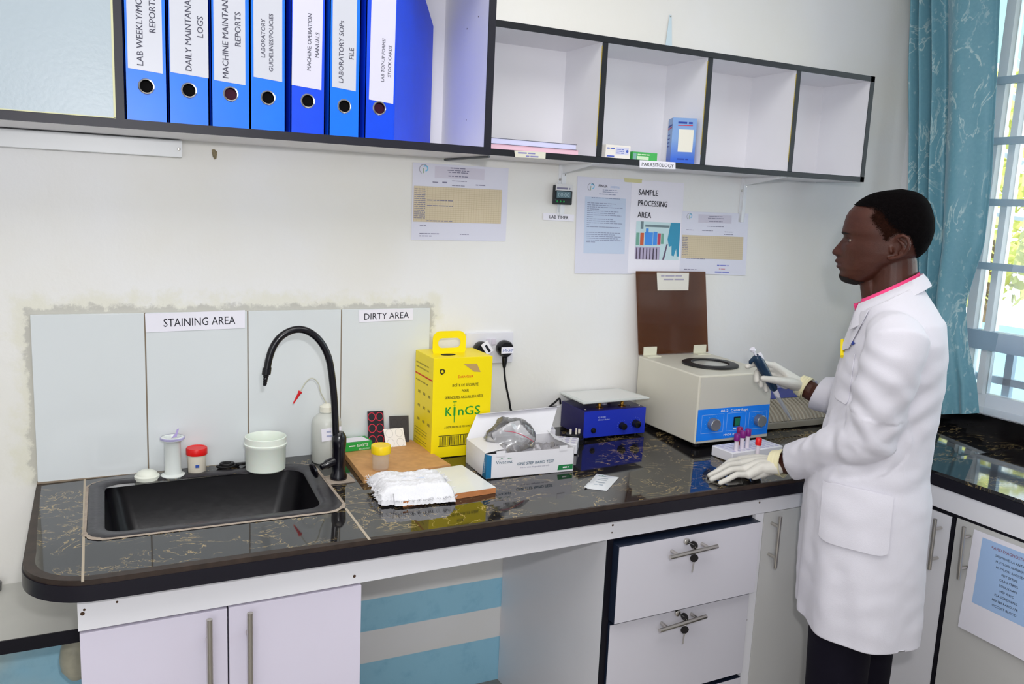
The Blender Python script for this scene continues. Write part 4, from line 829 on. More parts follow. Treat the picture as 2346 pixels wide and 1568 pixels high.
# gauze
def gauze():
    c = [(.728, -.452), (.902, -.472), (.915, -.345), (.735, -.315)]; zc = cz(.85, -.4)+.0165
    t = thing('gauze_pad', 'fluffy white gauze pad lying over the loose tile', 'gauze', (.85, -.4, zc))
    def fn(u, v):
        u2, v2 = u*1.0, v
        p = V(c[0]).lerp(V(c[1]), u2).lerp(V(c[3]).lerp(V(c[2]), u2), v2)
        e = min(u, 1-u, v, 1-v); nn = noise.noise(V((u*6, v*6, 1)))*.0035+noise.noise(V((u*26, v*26, 3)))*.0018+noise.noise(V((u*50, v*50, 9)))*.001
        h = .029*min(1, (e/.10))**.5+nn*(.4+min(1, e/.1))
        j = noise.noise(V((u*17, v*17, 7)))*.007+noise.noise(V((u*45, v*45, 2)))*.004
        k = 1 if e < .02 else 0
        return (p.x+j*k, p.y+noise.noise(V((u*40, v*40, 5)))*.006*k-(.012 if v < .02 and u > .15 else 0), zc-.002+h-(.012 if e < .015 and v < .5 else 0))
    MB().grid(fn, 60, 44).build('pad', M('white_gauze', '#ececf0', .95, nz=(25, .06), bump=(260, .6, .002), spec=.1), t, solid=-.001)
    rd = random.Random(2); b = MB()
    for k in range(420):
        u = rd.random(); s_ = rd.randint(0, 3); uu, vv = ((u, 0), (u, 1), (0, u), (1, u))[s_]; p = V(fn(min(max(uu, .012), .988), min(max(vv, .012), .988)))
        o = V(((0, -1, .2), (0, 1, .5), (-1, 0, .3), (1, 0, .3))[s_]); q = p+o*rd.uniform(.004, .011)+V((rd.gauss(0, .004), rd.gauss(0, .004), rd.uniform(0, .004))); b.tube([p, p.lerp(q, .5)+V((0, 0, .002)), q], .0005, 4, cap=False)
    b.build('frayed_threads', MATS['white_gauze'], t, kind='stuff')
    b = MB()
    for u, v, s_ in ((.62, .45, .03), (.4, .5, .012)):
        b.grid(lambda a, cc: V(fn(u+(a-.5)*s_*4, v+(cc-.5)*s_*1.3))+V((0, 0, .0012)), 8, 4)
    b.build('blue_stain', M('pale_blue_stain', '#c9d8f4', .95), t)
gauze()
# --- sharps box
YEL = M('yellow_cardboard', '#f7df08', .42, spec=.4)
kx0, kx1, ky0, ky1 = .959, 1.136, -.162, -.018; kz = cz(1.05, -.1); kt = 1.103
t = thing('sharps_box', 'tall yellow cardboard sharps disposal box with carry handle', 'box', (1.05, -.09, kz))
b = MB().box(kx0, kx1, ky0, ky1, kz, kt); b.build('carton_body', YEL, t, bevel=.0015)
hy = -.085; hx0, hx1 = .985, 1.085; b = MB(); out, inn = [], []
def rr2(x0, x1, z0, z1, r, y):
    o = []
    for (cx_, cz_, a0) in ((x1-r, z1-r, 0), (x0+r, z1-r, 90), (x0+r, z0+r, 180), (x1-r, z0+r, 270)):
        for k in range(7): a = R(a0+15*k); o.append((cx_+math.cos(a)*r, y, cz_+math.sin(a)*r))
    return o
o = rr2(hx0, hx1, kt-.012, kt+.062, .022, hy); i_ = rr2(hx0+.016, hx1-.016, kt+.014, kt+.042, .013, hy)
o2 = [(p[0], p[1]+.003, p[2]) for p in o]; i2 = [(p[0], p[1]+.003, p[2]) for p in i_]
b.rings([o, o2, i2, i_], cap=False, wrap=True); b.build('carry_handle', YEL, t)
MB().prism([(1.02+math.cos(6.2832*k/20)*.022, -.115+math.sin(6.2832*k/20)*.013, kt) for k in range(20)], (0, 0, .0008)).build('needle_opening', M('dark_opening', '#1d1a08', .9), t)
f = ky0-.0005; b = MB(); mx = (kx0+kx1)/2
b.text('BOÎTE DE SÉCURITÉ', (mx+.008, f, kz+.200), X, Z, .0078, .078, wt=.0004); b.text('POUR', (mx+.008, f, kz+.184), X, Z, .0078, .021, wt=.0004); b.text('SERINGUES AIGUILLES USÉES', (mx+.005, f, kz+.166), X, Z, .0078, .116, wt=.0004)
b.text('À DÉTRUIRE PAR LE FEU DANS UN INCINÉRATEUR', (mx+.014, f, kz+.083), X, Z, .0058, .13, wt=.0002)
b.build('lettering', M('black_print', '#2a2808', .7), t, smooth=0)
MB().text('DANGER', (mx+.008, f, kz+.224), X, Z, .0075, .046, wt=.0006).build('heading', M('red_heading_print', '#d8331c', .7), t, smooth=0)
GRN = M('green_heading_print', '#12922c', .6); b = MB()
b.text('K', (mx-.040, f, kz+.118), X, Z, .026, .018, wt=.0018); b.text('nGS', (mx+.022, f, kz+.118), X, Z, .026, .066, wt=.0022)
cx_ = mx-.0225; b.quad((cx_-.003, f, kz+.118), (cx_+.003, f, kz+.118), (cx_+.003, f, kz+.142), (cx_-.003, f, kz+.142)); b.quad((cx_-.001, f, kz+.098), (cx_+.001, f, kz+.098), (cx_+.0014, f, kz+.118), (cx_-.0014, f, kz+.118))
b.quad((cx_-.0008, f, kz+.142), (cx_+.0008, f, kz+.142), (cx_+.0008, f, kz+.158), (cx_-.0008, f, kz+.158)); b.quad((cx_-.006, f, kz+.156), (cx_+.006, f, kz+.156), (cx_+.006, f, kz+.158), (cx_-.006, f, kz+.158)); b.quad((cx_-.005, f, kz+.147), (cx_+.005, f, kz+.147), (cx_+.005, f, kz+.1485), (cx_-.005, f, kz+.1485))
b.build('emblem', GRN, t, smooth=0)
b = MB(); rd = random.Random(4); xx = kx0+.024; z0_, z1_ = kz+.034, kz+.060
for q in ((kx0+.021, kx1-.02, z0_-.003, z0_-.001), (kx0+.021, kx1-.02, z1_+.001, z1_+.003)): b.quad((q[0], f, q[2]), (q[1], f, q[2]), (q[1], f, q[3]), (q[0], f, q[3]))
while xx < kx1-.024: w_ = rd.choice((.0012, .002, .003)); b.quad((xx, f, z0_), (xx+w_, f, z0_), (xx+w_, f, z1_), (xx, f, z1_)); xx += w_+rd.choice((.0014, .0022, .003))
b.build('barcode', MATS['black_print'], t, smooth=0)
b = MB(); cc_ = V((kx0+.026, f, kz+.244))
for k in range(3):
    a = R(90+120*k); e1, e2 = a-R(48), a+R(38); ps = []
    for rr, s_ in ((.0075, 1), (.0045, -1)): ps += [cc_+V((math.cos(e1+(e2-e1)*i/5)*rr, 0, math.sin(e1+(e2-e1)*i/5)*rr)) for i in (range(6) if s_ > 0 else range(5, -1, -1))]
    b.add(ps, [tuple(range(12))]); pa = cc_+V((math.cos(e2)*.006, 0, math.sin(e2)*.006)); tn = V((-math.sin(e2), 0, math.cos(e2))); rd_ = V((math.cos(e2), 0, math.sin(e2))); b.add([pa+rd_*.004, pa-rd_*.004, pa+tn*.005], [(0, 1, 2)])
b.build('recycling_mark', MATS['black_print'], t, smooth=0)
MB().add([(mx+.000, f, kz+.263), (mx+.040, f, kz+.262), (mx+.052, f, kz+.238), (mx+.032, f, kz+.240)], [(0, 1, 2, 3)]).build('torn_patch', M('bare_cardboard', '#bb9a62', .9), t, smooth=0)
f2 = kx0-.0005; b = MB()
b.quad((f2, ky1-.005, kz+.216), (f2, ky0+.004, kz+.216), (f2, ky0+.004, kz+.220), (f2, ky1-.005, kz+.220)); b.build('red_rule', MATS['red_heading_print'], t, smooth=0)
b = MB()
for v_, h in ((.248, .006), (.236, .006), (.198, .006), (.060, .004), (.052, .004), (.044, .004), (.030, .004), (.022, .004)): b.scrib((f2, ky1-.01, kz+v_), -Y, Z, .115, h, int(v_*1000), .85)
for j in range(3):
    for i in range(3): yy = ky1-.03-.04*i; zz_ = kz+.165-.04*j; b.scrib((f2, yy, zz_), -Y, Z, .018, .012, i+3*j, .8)
b.build('small_print', M('olive_print', '#a3932a', .7), t, smooth=0)
# dark folder edge behind the sharps box
tag(MB().box(1.1425, 1.150, -.03, -.018, kz+.0005, 1.085).build('black_clipboard', M('black_board', '#14141c', .5)), 'narrow black board standing behind the yellow sharps box', 'board')
# --- test kit box
bx0, by0 = 1.037, -.357; VZ = cz(1.15, -.3); RZ = R(-3.5); VW, VD, VH = .255, .150, .066
CARD_ = M('white_carton', '#e6e5ea', .45)
t = thing('test_kit_box', 'open white rapid test kit box with raised lid on the worktop', 'box', (1.03, -.36, VZ))
MT = LT(1.036, -.362, VZ, R(-2.5))
def vb(): b = MB(); b.T = MT; return b
b = vb(); th = .0012
b.box(0, VW, 0, th, 0, VH); b.box(0, VW, VD-th, VD, 0, VH); b.box(0, th, 0, VD, 0, VH); b.box(VW-th, VW, 0, VD, 0, VH); b.box(0, VW, 0, VD, 0, th); b.build('carton_body', CARD_, t)
b = vb(); b.prism([(0, VD, VH), (VW, VD, VH), (VW+.045, VD+.050, VH+.060), (.042, VD+.036, VH+.058)], (0, .0012, 0)); b.box(.0, VW*.98, VD+.038, VD+.056, VH+.073, VH+.0775) if 0 else None
b.build('lid_panel', CARD_, t)
b = vb(); b.prism([(.042, VD+.036, VH+.058), (VW+.045, VD+.050, VH+.060), (VW+.047, VD+.038, VH+.066), (.044, VD+.020, VH+.062)], (0, 0, .0015)); b.build('lid_tuck_flap', CARD_, t)
b = vb(); b.prism([(0, .01, VH), (0, VD-.004, VH), (.055, VD-.03, VH+.012), (.06, .03, VH+.002)], (0, 0, .001)); b.build('side_flap', CARD_, t); b = vb(); b.prism([(VW, .03, VH), (VW, VD, VH), (VW-.02, VD-.02, VH+.014), (VW-.03, .06, VH+.01)], (0, 0, .001)); b.build('side_flap', CARD_, t)
b = vb(); b.box(.0265, .052, -.0016, -.0006, VH-.008, VH+.007); b.box(VW-.045, VW-.022, -.0016, -.0006, VH-.006, VH+.008); b.build('closing_tab', CARD_, t)
b = vb(); b.quad((-.0006, .026, .001), (-.0006, -.0006, .001), (-.0006, -.0006, VH), (-.0006, .012, VH)); b.quad((-.0006, -.0006, .001), (.014, -.0006, .001), (.014, -.0006, VH-.004), (-.0006, -.0006, VH)); b.build('blue_end_print', M('teal_blue_print', '#1f6f9c', .45), t, smooth=0)
b = vb(); b.text('Vivatest', (.05, -.0007, .038), X, Z, .009, .048); b.text('ONE STEP RAPID TEST', (.142, -.0007, .030), X, Z, .0078, .108, shear=.1, wt=.0003); b.build('lettering', M('slate_print', '#3f6076', .6), t, smooth=0)
b = vb(); b.text('For in vitro diagnostic use only', (.14, -.0007, .021), X, Z, .0042, .085); b.build('small_print', GREYINK, t, smooth=0)
b = vb()
for cx_, s_ in ((.042, 1), (.064, 1.1)): b.add([(cx_-.008*s_, -.0007, .049), (cx_, -.0007, .051), (cx_+.008*s_, -.0007, .0495), (cx_, -.0007, .053)], [(0, 1, 2, 3)])
b.quad((VW-.048, -.0007, .006), (VW-.002, -.0007, .006), (VW-.002, -.0007, .020), (VW-.045, -.0007, .020)); b.build('green_print', M('dark_green_print', '#1d7a44', .5), t, smooth=0)
b = vb(); b.scrib((VW-.032, -.0009, .011), X, Z, .018, .006, 3, .9); b.text('VIVATEST', (-.0009, .008, .028), V((0, 0, -1)), V((0, -1, 0)), .0, .0) if 0 else None; b.text('Vivatest', (-.0009, .010, .030), V((0, 0, 1)), V((0, 1, 0)), .006, .034); b.build('white_lettering', M('white_print'), t, smooth=0)
# plastic bag of supplies inside the box
t = thing('plastic_bag', 'clear crumpled zip bag with a pink seal inside the test kit box', 'bag', (1.14, -.28, VZ+.05))
FILM = veil('clear_film', '#f6f6fa', .87, .5)
nt = FILM.node_tree; gl = nd(nt, 'ShaderNodeBsdfGlossy', Roughness=.12); mx_ = nd(nt, 'ShaderNodeMixShader'); fr = nd(nt, 'ShaderNodeFresnel', IOR=1.5); old = nt.nodes['Material Output'].inputs[0].links[0].from_socket
nt.links.new(math_(nt, 'ADD', fr.outputs[0], .05, True), mx_.inputs[0]); nt.links.new(old, mx_.inputs[1]); nt.links.new(gl.outputs[0], mx_.inputs[2]); nt.links.new(mx_.outputs[0], nt.nodes['Material Output'].inputs[0])
def bagpt(u, v, s_=1):
    a = 2*math.pi*u; ph_ = math.pi*(v*.98+.01); d = V((math.sin(ph_)*math.cos(a)*.072, math.sin(ph_)*math.sin(a)*.046, math.cos(ph_)*.058))
    k = 1+.22*noise.noise(d*26+V((s_, 0, 0)))+.12*abs(noise.noise(d*60)); return V((1.145, -.268, VZ+.072))+Matrix.Rotation(R(-20), 3, 'Y') @ (d*k)
MB().grid(lambda u, v: bagpt(u, v), 40, 26).build('film', FILM, t, smooth=25, weld=True)
b = MB(); pts = [V((1.108, -.312, VZ+.110)), V((1.135, -.318, VZ+.106)), V((1.168, -.320, VZ+.092)), V((1.195, -.318, VZ+.075))]; b.tube(bez(pts, 5), .0013, 6); b.build('zip_seal', M('pink_seal', '#c96a7c', .4), t)
def contents(u, v):
    return MT @ V((.07+u*(VW-.085), .008+v*(VD-.02), VH-.022+.022*noise.noise(V((u*7, v*5, 2)))+.010*abs(noise.noise(V((u*19, v*14, 4))))))
t = thing('pouch_stack', 'grey foil pouches heaped inside the test kit box', 'pouch', tuple(MT @ V((.14, .07, .03))))
MB().grid(contents, 30, 18).build('foil', M('grey_foil', '#a8a6ac', .3, .4, bump=(120, .5)), t, solid=-.004, smooth=20)
# --- sachet
q = [atc(*p) for p in ((1338, 1120), (1390, 1126), (1418, 1095), (1367, 1087))]
t = thing('foil_sachet', 'small white sachet lying alone on the black worktop', 'sachet', tuple(q[0]))
b = MB(); n_ = 14
def sp_(u, v):
    p = q[0].lerp(q[1], u).lerp(q[3].lerp(q[2], u), v); e = min(u, 1-u, v, 1-v); return V((p.x, p.y, cz(p.x, p.y)+.0006+.005*min(1, e/.25)+.0015*noise.noise(V((u*5, v*5, 0)))*min(1, e/.1)+(.003 if u < .08 and v < .3 else 0)))
b.grid(sp_, n_, n_).build('pouch', M('white_foil', '#dcdfe2', .3, spec=.5), t, solid=-.0005)
b = MB(); up3 = lambda u, v: sp_(u, v)+V((0, 0, .0012))
for i in range(3):
    a = math.pi*(.15+.35*i); c0 = up3(.35, .78); dx_, dy_ = (up3(.6, .78)-up3(.35, .78)).normalized(), (up3(.35, .9)-up3(.35, .7)).normalized()
    b.add([c0, c0+dx_*.008*math.cos(a-.35)+dy_*.008*math.sin(a-.35), c0+dx_*.013*math.cos(a)+dy_*.013*math.sin(a), c0+dx_*.008*math.cos(a+.35)+dy_*.008*math.sin(a+.35)], [(0, 1, 2, 3)])
b.build('leaf_emblem', MATS['dark_green_print'], t, smooth=0)
b = MB()
for v in (.62, .5, .35, .2): b.quad(up3(.3, v), up3(.7, v), up3(.7, v+.04), up3(.3, v+.04))
b.build('small_print', M('pale_print', '#a9b3bd', .7), t, smooth=0)
# --- foam racks and black holder
t = thing('foam_rack', 'low white tube rack partly hidden behind the test kit box', 'rack', (1.355, -.21, cz(1.35, -.2)))
def rack(t, cx_, cy_, lx, ly, h, rz, nx, ny, hr, m, hm, z=None):
    z = cz(cx_, cy_) if z is None else z
    b = MB(); b.T = LT(cx_, cy_, z+.0005, rz); b.box(-lx/2, lx/2, -ly/2, ly/2, 0, h); b.build('rack_body', m, t, bevel=.003, seg=3)
    for i in range(nx):
        for j in range(ny):
            b = MB(); b.T = LT(cx_, cy_, z+.0005, rz); b.lathe([(hr, .0), (hr, .0004), (0, .0005)], ((i+.5)/nx*lx*.94-lx*.47, (j+.5)/ny*ly*.92-ly*.46, h), 14); b.build('tube_hole', hm, t)
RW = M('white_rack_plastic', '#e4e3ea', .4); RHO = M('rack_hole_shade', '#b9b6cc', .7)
rack(t, 1.355, -.205, .085, .075, .030, R(-35), 4, 3, .0075, RW, RHO)
t = thing('foam_rack', 'small white tube rack leaning by the black holder behind the kit lid', 'rack', (1.335, -.12, cz(1.33, -.12)))
rack(t, 1.337, -.125, .055, .045, .045, R(-20), 3, 3, .006, RW, RHO)
x, y = 1.418, -.158; z = cz(x, y)
t = thing('slide_holder', 'black round holder with white pegs in front of the blue shaker', 'holder', (x, y, z))
MB().lathe([(0, 0), (.029, 0), (.031, .003), (.031, .016), (.027, .018), (.026, .028), (.022, .030), (0, .030)], (x, y, z), 28).build('holder_base', BLACK, t)
for dx_, dy_, h in ((-.016, -.004, .045), (.0, -.010, .048), (.014, -.004, .043)): MB().tube([(x+dx_, y+dy_, z+.028), (x+dx_, y+dy_, z+h)], .0035 if dx_ else .0025, 8).build('peg', M('cream_peg', '#ddd6cc', .4), t)
# --- orbital shaker
sx0, sx1, sy0, sy1 = 1.452, 1.672, -.158, -.012; zk = cz(1.56, -.1)
t = thing('orbital_shaker', 'blue orbital shaker with a flat white platform on brass posts', 'shaker', (1.56, -.09, zk))
SB_ = M('shaker_blue_front', '#1f34b8', .35); SD = M('shaker_dark_blue_paint', '#241f5e', .35)
MB().box(sx0, sx1, sy0+.003, sy1, zk+.008, zk+.090).build('housing', SD, t, bevel=.003)
MB().box(sx0-.001, sx1+.001, sy0, sy0+.004, zk+.007, zk+.0885).build('front_panel', SB_, t, bevel=.001)
for a in (sx0+.02, sx1-.02):
    for c in (sy0+.02, sy1-.02): MB().lathe([(.008, 0), (.009, .009)], (a, c, zk), 12).build('foot', BLACK, t)
zp = zk+.112
MB().hexa([(sx0-.008, sy0+.0, zp), (sx1+.018, sy0+.008, zp), (sx1-.005, sy1+.004, zp), (sx0-.008, sy1+.002, zp)]+[(sx0-.008, sy0+.0, zp+.006), (sx1+.018, sy0+.008, zp+.006), (sx1-.005, sy1+.004, zp+.006), (sx0-.008, sy1+.002, zp+.006)]).build('platform', M('pale_grey_platform', '#cfd4d2', .3), t, bevel=.002)
MB().hexa([(sx0+.004, sy0+.012, zp+.006), (sx1+.002, sy0+.018, zp+.006), (sx1-.018, sy1-.008, zp+.006), (sx0+.004, sy1-.010, zp+.006)]+[(sx0+.004, sy0+.012, zp+.0066), (sx1+.002, sy0+.018, zp+.0066), (sx1-.018, sy1-.008, zp+.0066), (sx0+.004, sy1-.010, zp+.0066)]).build('platform_mat', M('white_mat', '#dedfdd', .6), t)
BR = M('brass', '#b98a3c', .25, 1)
for a in (1.523, 1.605):
    for c in (sy0+.034, sy1-.04):
        MB().lathe([(.012, .090), (.012, .092), (.005, .093), (.005, .103), (.0042, .104), (.0042, .112)], (a, c, zk), 16).build('post', BR, t)
MB().lathe([(.012, .09), (.012, .096), (.008, .112)], (1.562, (sy0+sy1)/2, zk), 16).build('drive_hub', M('clear_hub', '#b9b7c6', .3), t)
for a, c in ((sx0+.012, sy0+.02), (sx0+.012, sy1-.01), (sx1-.012, sy0+.02), (sx1-.04, sy0+.03)): MB().lathe([(.003, .09), (.002, .0915), (0, .092)], (a, c, zk), 8).build('screw_head', STEEL, t)
fy = sy0
MB().lathe([(.0, 0), (.0085, 0), (.0085, .003), (.006, .007), (0, .007)], (sx0+.032, fy, zk+.029), 18, (0, -1, 0)).build('power_switch', BLACK, t)
MB().lathe([(.0, 0), (.0115, 0), (.010, .015), (0, .016)], (sx0+.135, fy, zk+.036), 24, (0, -1, 0)).build('speed_knob', BLACK, t)
k_ = MB().lathe([(.0, 0), (.0125, 0), (.0115, .016), (0, .016)], (sx0+.184, fy, zk+.040), 24, (0, -1, 0)).build('timer_knob', BLACK, t)
MB().lathe([(.0098, .0162), (.0098, .0175), (.0, .0178)], (sx0+.184, fy, zk+.040), 24, (0, -1, 0)).build('knob_cap', M('polished_cap', '#6b6b6b', .15, 1), k_)
b = MB(); b.text('KJ-201BD', (sx0+.047, fy-.0005, zk+.066), X, Z, .0048, .027, 'L', wt=.0003); b.text('Orbital Shaker', (sx0+.047, fy-.0005, zk+.058), X, Z, .0048, .042, 'L', wt=.0003)
for cx_, h_, r_ in ((sx0+.135, .036, .017), (sx0+.184, .040, .0195)):
    for i in range(11): a = R(-40+26*i); b.lathe([(0, 0), (.0007, 0), (0, .0003)], (cx_+math.cos(a)*r_, fy-.0003, zk+h_+math.sin(a)*r_), 6, (0, -1, 0))
b.build('lettering', M('silver_print', '#a9b6e6', .6), t, smooth=0)
# --- centrifuge
gx0, gx1, gy0, gy1 = 1.722, 2.006, -.343, -.028; gz = cz(1.86, -.2); gt = 1.057
BG = M('beige_enamel', '#d2cec0', .38, nz=(4, .03)); BGF = M('beige_enamel_front', '#c9c6bc', .38)
t = thing('centrifuge', 'beige bench centrifuge with blue control panel and raised smoky lid', 'centrifuge', (1.86, -.18, gz))
MB().hexa([(gx0, gy0, gz+.014), (gx1, gy0, gz+.014), (gx1, gy1, gz+.014), (gx0, gy1, gz+.014), (gx0, gy0, gt-.003), (gx1, gy0, gt-.003), (gx1, gy1, gt), (gx0, gy1, gt)]).build('housing', BG, t, bevel=.005, seg=3)
MB().box(gx0+.006, gx1-.006, gy0-.0015, gy0+.002, gz+.018, gt-.009).build('front_plate', BGF, t)
for a in (gx0+.03, gx1-.03):
    for c in (gy0+.03, gy1-.03): MB().lathe([(.012, 0), (.014, .0145)], (a, c, gz), 14).build('foot', BLACK, t)
PB = M('control_panel_blue', '#1583f6', .4)
pz0, pz1 = gz+.024, gz+.120; px0, px1 = gx0+.003, gx1-.006; fy = gy0-.002
cp = MB().hexa([(px0, fy-.001, pz0), (px1, fy-.001, pz0+.003), (px1, fy, pz0+.003), (px0, fy, pz0), (px0, fy-.001, pz1), (px1, fy-.001, pz1-.0), (px1, fy, pz1), (px0, fy, pz1)]).build('control_panel', PB, t)
fy -= .0013
b = MB()
for (a, c, d_, e) in ((px0+.015, px0+.098, pz0+.022, pz0+.079), (px0+.110, px0+.184, pz0+.023, pz0+.079), (px0+.196, px0+.266, pz0+.022, pz0+.077)):
    for q in ((a, c, d_, d_+.001), (a, c, e-.001, e), (a, a+.001, d_, e), (c-.001, c, d_, e)): b.quad((q[0], fy, q[2]), (q[1], fy, q[2]), (q[1], fy, q[3]), (q[0], fy, q[3]))
for cx_, cz_ in ((px0+.056, pz0+.050), (px0+.234, pz0+.049)):
    for i in range(9): a = R(-30+30*i); b.lathe([(0, 0), (.0009, 0), (0, .0003)], (cx_+math.cos(a)*.026, fy, cz_+math.sin(a)*.024), 6, (0, -1, 0))
b.build('panel_rules', M('pale_blue_rule', '#9fc6f6', .6), cp, smooth=0)
b = MB(); b.text('80-2  Centrifuge', (px0+.137, fy, pz0+.0835), X, Z, .0078, .105, wt=.0003); b.text('MADE IN CHINA', (px0+.145, fy, pz0+.009), X, Z, .0066, .085, wt=.0002); b.scrib((px0+.138, fy, pz0+.027), X, Z, .02, .005, 8, .9); b.build('lettering', M('white_print'), cp, smooth=0)
KN = M('grey_knob', '#8f9296', .3, .6)
for cx_, cz_ in ((px0+.056, pz0+.050), (px0+.234, pz0+.049)):
    b = MB(); b.rings([[V((cx_+math.cos(6.2832*i/40)*r_*(1-.03*(i % 2)), fy-h, cz_+math.sin(6.2832*i/40)*r_*(1-.03*(i % 2)))) for i in range(40)] for r_, h in ((.019, 0), (.0185, .017), (.0165, .0185))]); b.build('knob', KN, cp, smooth=25)
MB().box(px0+.136, px0+.160, fy-.003, fy, pz0+.036, pz0+.066).build('switch_frame', BLACK, cp, bevel=.001)
MB().box(px0+.139, px0+.157, fy-.005, fy-.002, pz0+.039, pz0+.063).build('rocker_switch', M('green_switch', '#127052', .3), cp, bevel=.001)
ccx, ccy = 1.872, -.205
MB().lathe([(.088, .0), (.088, .004), (.082, .0065), (.060, .0065), (.056, .003), (.056, .0005)], (ccx, ccy, gt-.001), 56, cap=False).build('bowl_seal', M('black_rubber_seal', '#18181a', .45), t)
MB().lathe([(.0565, .0), (.0565, .0018), (0, .0018)], (ccx, ccy, gt-.001), 48).build('bowl', M('pale_metal_bowl', '#c2c2bc', .3, .3), t)
lz0, lz1 = gt+.004, 1.332
ly0, ly1 = gy1-.004, -.016
SM = M('smoky_brown_acrylic', '#5a3c2a', .06, trans=.0, spec=.6)
def smoky():
    m = bpy.data.materials.new('smoky_acrylic'); m.use_nodes = True; nt = m.node_tree; b = nt.nodes['Principled BSDF']
    b.inputs['Base Color'].default_value = col('#6e4a36'); b.inputs['Roughness'].default_value = .04; b.inputs['Specular IOR Level'].default_value = .7
    tr = nd(nt, 'ShaderNodeBsdfTransparent', Color=col('#c49a6c')); x = nd(nt, 'ShaderNodeMixShader'); x.inputs[0].default_value = .58
    nt.links.new(b.outputs[0], x.inputs[1]); nt.links.new(tr.outputs[0], x.inputs[2]); nt.links.new(x.outputs[0], nt.nodes['Material Output'].inputs[0]); return m
ld_ = MB().hexa([(gx0, ly0, lz0), (gx1-.002, ly0, lz0), (gx1-.002, ly0+.005, lz0), (gx0, ly0+.005, lz0), (gx0-.022, ly1, lz1), (gx1-.028, ly1, lz1), (gx1-.028, ly1+.005, lz1), (gx0-.022, ly1+.005, lz1)]).build('lid', smoky(), t, bevel=.001)
for a in (gx0+.040, gx0+.243): MB().box(a-.026, a+.026, ly0-.004, ly0, lz0-.002, lz0+.026).box(a-.026, a+.026, ly0-.030, ly0-.002, gt-.001, gt+.003).build('hinge', M('ivory_hinge', '#d9d6c2', .45), t, bevel=.001)
nx = (gx0+gx1)/2-.022
q4 = [(nx-.064, ly1-.0022, lz1-.004), (nx+.066, ly1-.0022, lz1-.004), (nx+.066, ly0+.002-.0001, lz1-.062), (nx-.058, ly0+.002, lz1-.062)]
q4 = [V((p[0], ly0+(ly1-ly0)*((p[2]-lz0)/(lz1-lz0))-.001, p[2])) for p in q4]
t, uv = sheet('handwritten_note', 'cream handwritten note taped to the top of the centrifuge lid', 'note', *q4, M('cream_paper', '#dedbd2', .8))
b = MB(); b.scrib(uv(.12, .78)+V((0, -.0004, 0)), X, Z, .085, .008, 1, .95); b.scrib(uv(.2, .58)+V((0, -.0004, 0)), X, Z, .09, .008, 2, .95); b.build('handwriting', M('pale_violet_pen', '#a9a4b8', .8), t, smooth=0)
# --- ribbed appliance in the corner
ax0, ax1, ay0, ay1 = 2.09, 2.46, -.25, -.09; az = cz(2.1, -.2)
t = thing('ribbed_appliance', 'low beige ribbed appliance with a blue strip behind the centrifuge', 'appliance', (2.27, -.17, az))
prof = [(ay0, 0), (ay0-.002, .022), (ay0+.010, .040), (ay0+.04, .062), (ay0+.085, .080), (ay1, .088), (ay1, 0)]
MB().prism([(ax0, p[0], az+.001+p[1]) for p in prof], (ax1-ax0, 0, 0)).build('housing', M('grey_beige_plastic', '#8f897c', .5), t, bevel=.004)
for i in range(22):
    xx = ax0+.012+i*.0165; b = MB(); b.tube([(xx, ay0-.001, az+.026), (xx, ay0+.011, az+.042), (xx, ay0+.04, az+.064), (xx, ay0+.075, az+.079)], .005, 8); b.build('rib', M('beige_rib', '#9d9688', .5), t)
MB().prism([(ax0+.004, ay0+.082, az+.082), (ax1-.004, ay0+.082, az+.082), (ax1-.004, ay1+.03-.012, az+.102), (ax0+.004, ay1+.03-.012, az+.102)], (0, .004, .002)).build('blue_strip', M('dark_blue_strip', '#2f3a86', .4), t)
MB().box(ax0, ax1, ay1-.004, ay1+.055, az+.001, az+.112).build('back_housing', M('lilac_grey_plastic', '#a4a6c0', .45), t, bevel=.003)
# --- tube rack with blood tubes
t = thing('tube_rack', 'white rack of blood tubes in front of the centrifuge', 'rack', (1.85, -.425, cz(1.85, -.42)))
rx, ry, rzz = 1.858, -.420, R(4); rh = .030
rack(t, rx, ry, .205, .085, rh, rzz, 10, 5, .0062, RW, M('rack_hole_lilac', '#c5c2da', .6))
def tube_proto(capc, label, p, grp='blood tubes in the rack'):
    t = thing('blood_tube', label, 'tube', p, 0, grp)
    b = MB(); b.T = Matrix.Translation(p); b.lathe([(0, -.02), (.0058, -.018), (.0062, -.01), (.0062, .034), (0, .034)], n=16); b.build('glass_tube', M('tube_label_white', '#e2d9e4', .3), t)
    b = MB(); b.T = Matrix.Translation(p); b.lathe([(.0085, .030), (.0088, .031), (.0088, .048), (.0075, .050), (0, .0502)], n=18); b.build('cap', M(capc[0], capc[1], .4), t); return t
zt_ = cz(rx, ry)+rh+.0008
PU = ('purple_cap', '#7d1879'); RE = ('red_cap', '#e0141c')
def rp(px, py):
    p = at(px, py, 'z', zt_); return (p.x, p.y, zt_)
tp = tube_proto(PU, 'purple-capped blood tube nearest the rack end, first of its cluster', rp(1686, 1033))
b = MB(); p0 = rp(1692, 1031)
for i, (px, py, lb) in enumerate(((1699, 1028, 'purple-capped blood tube in the middle of the cluster'), (1711, 1026, 'tallest purple-capped blood tube beside the red-capped one'))):
    q = rp(px, py); dup(tp, (q[0], q[1], q[2]+.003*(i+1)), 0, lb)
q = rp(1696, 1024); tb = tube_proto(('dark_red_cap', '#8e1450'), 'blood tube with visible dark red blood behind the purple caps', (q[0]+.004, q[1]+.012, q[2]+.006))
b = MB(); b.lathe([(.0064, -.004), (.0064, .012), (.0063, .013)], (q[0]+.004, q[1]+.012, q[2]+.006), 14, cap=False); b.build('blood', M('blood', '#8a1a1a', .4), tb)
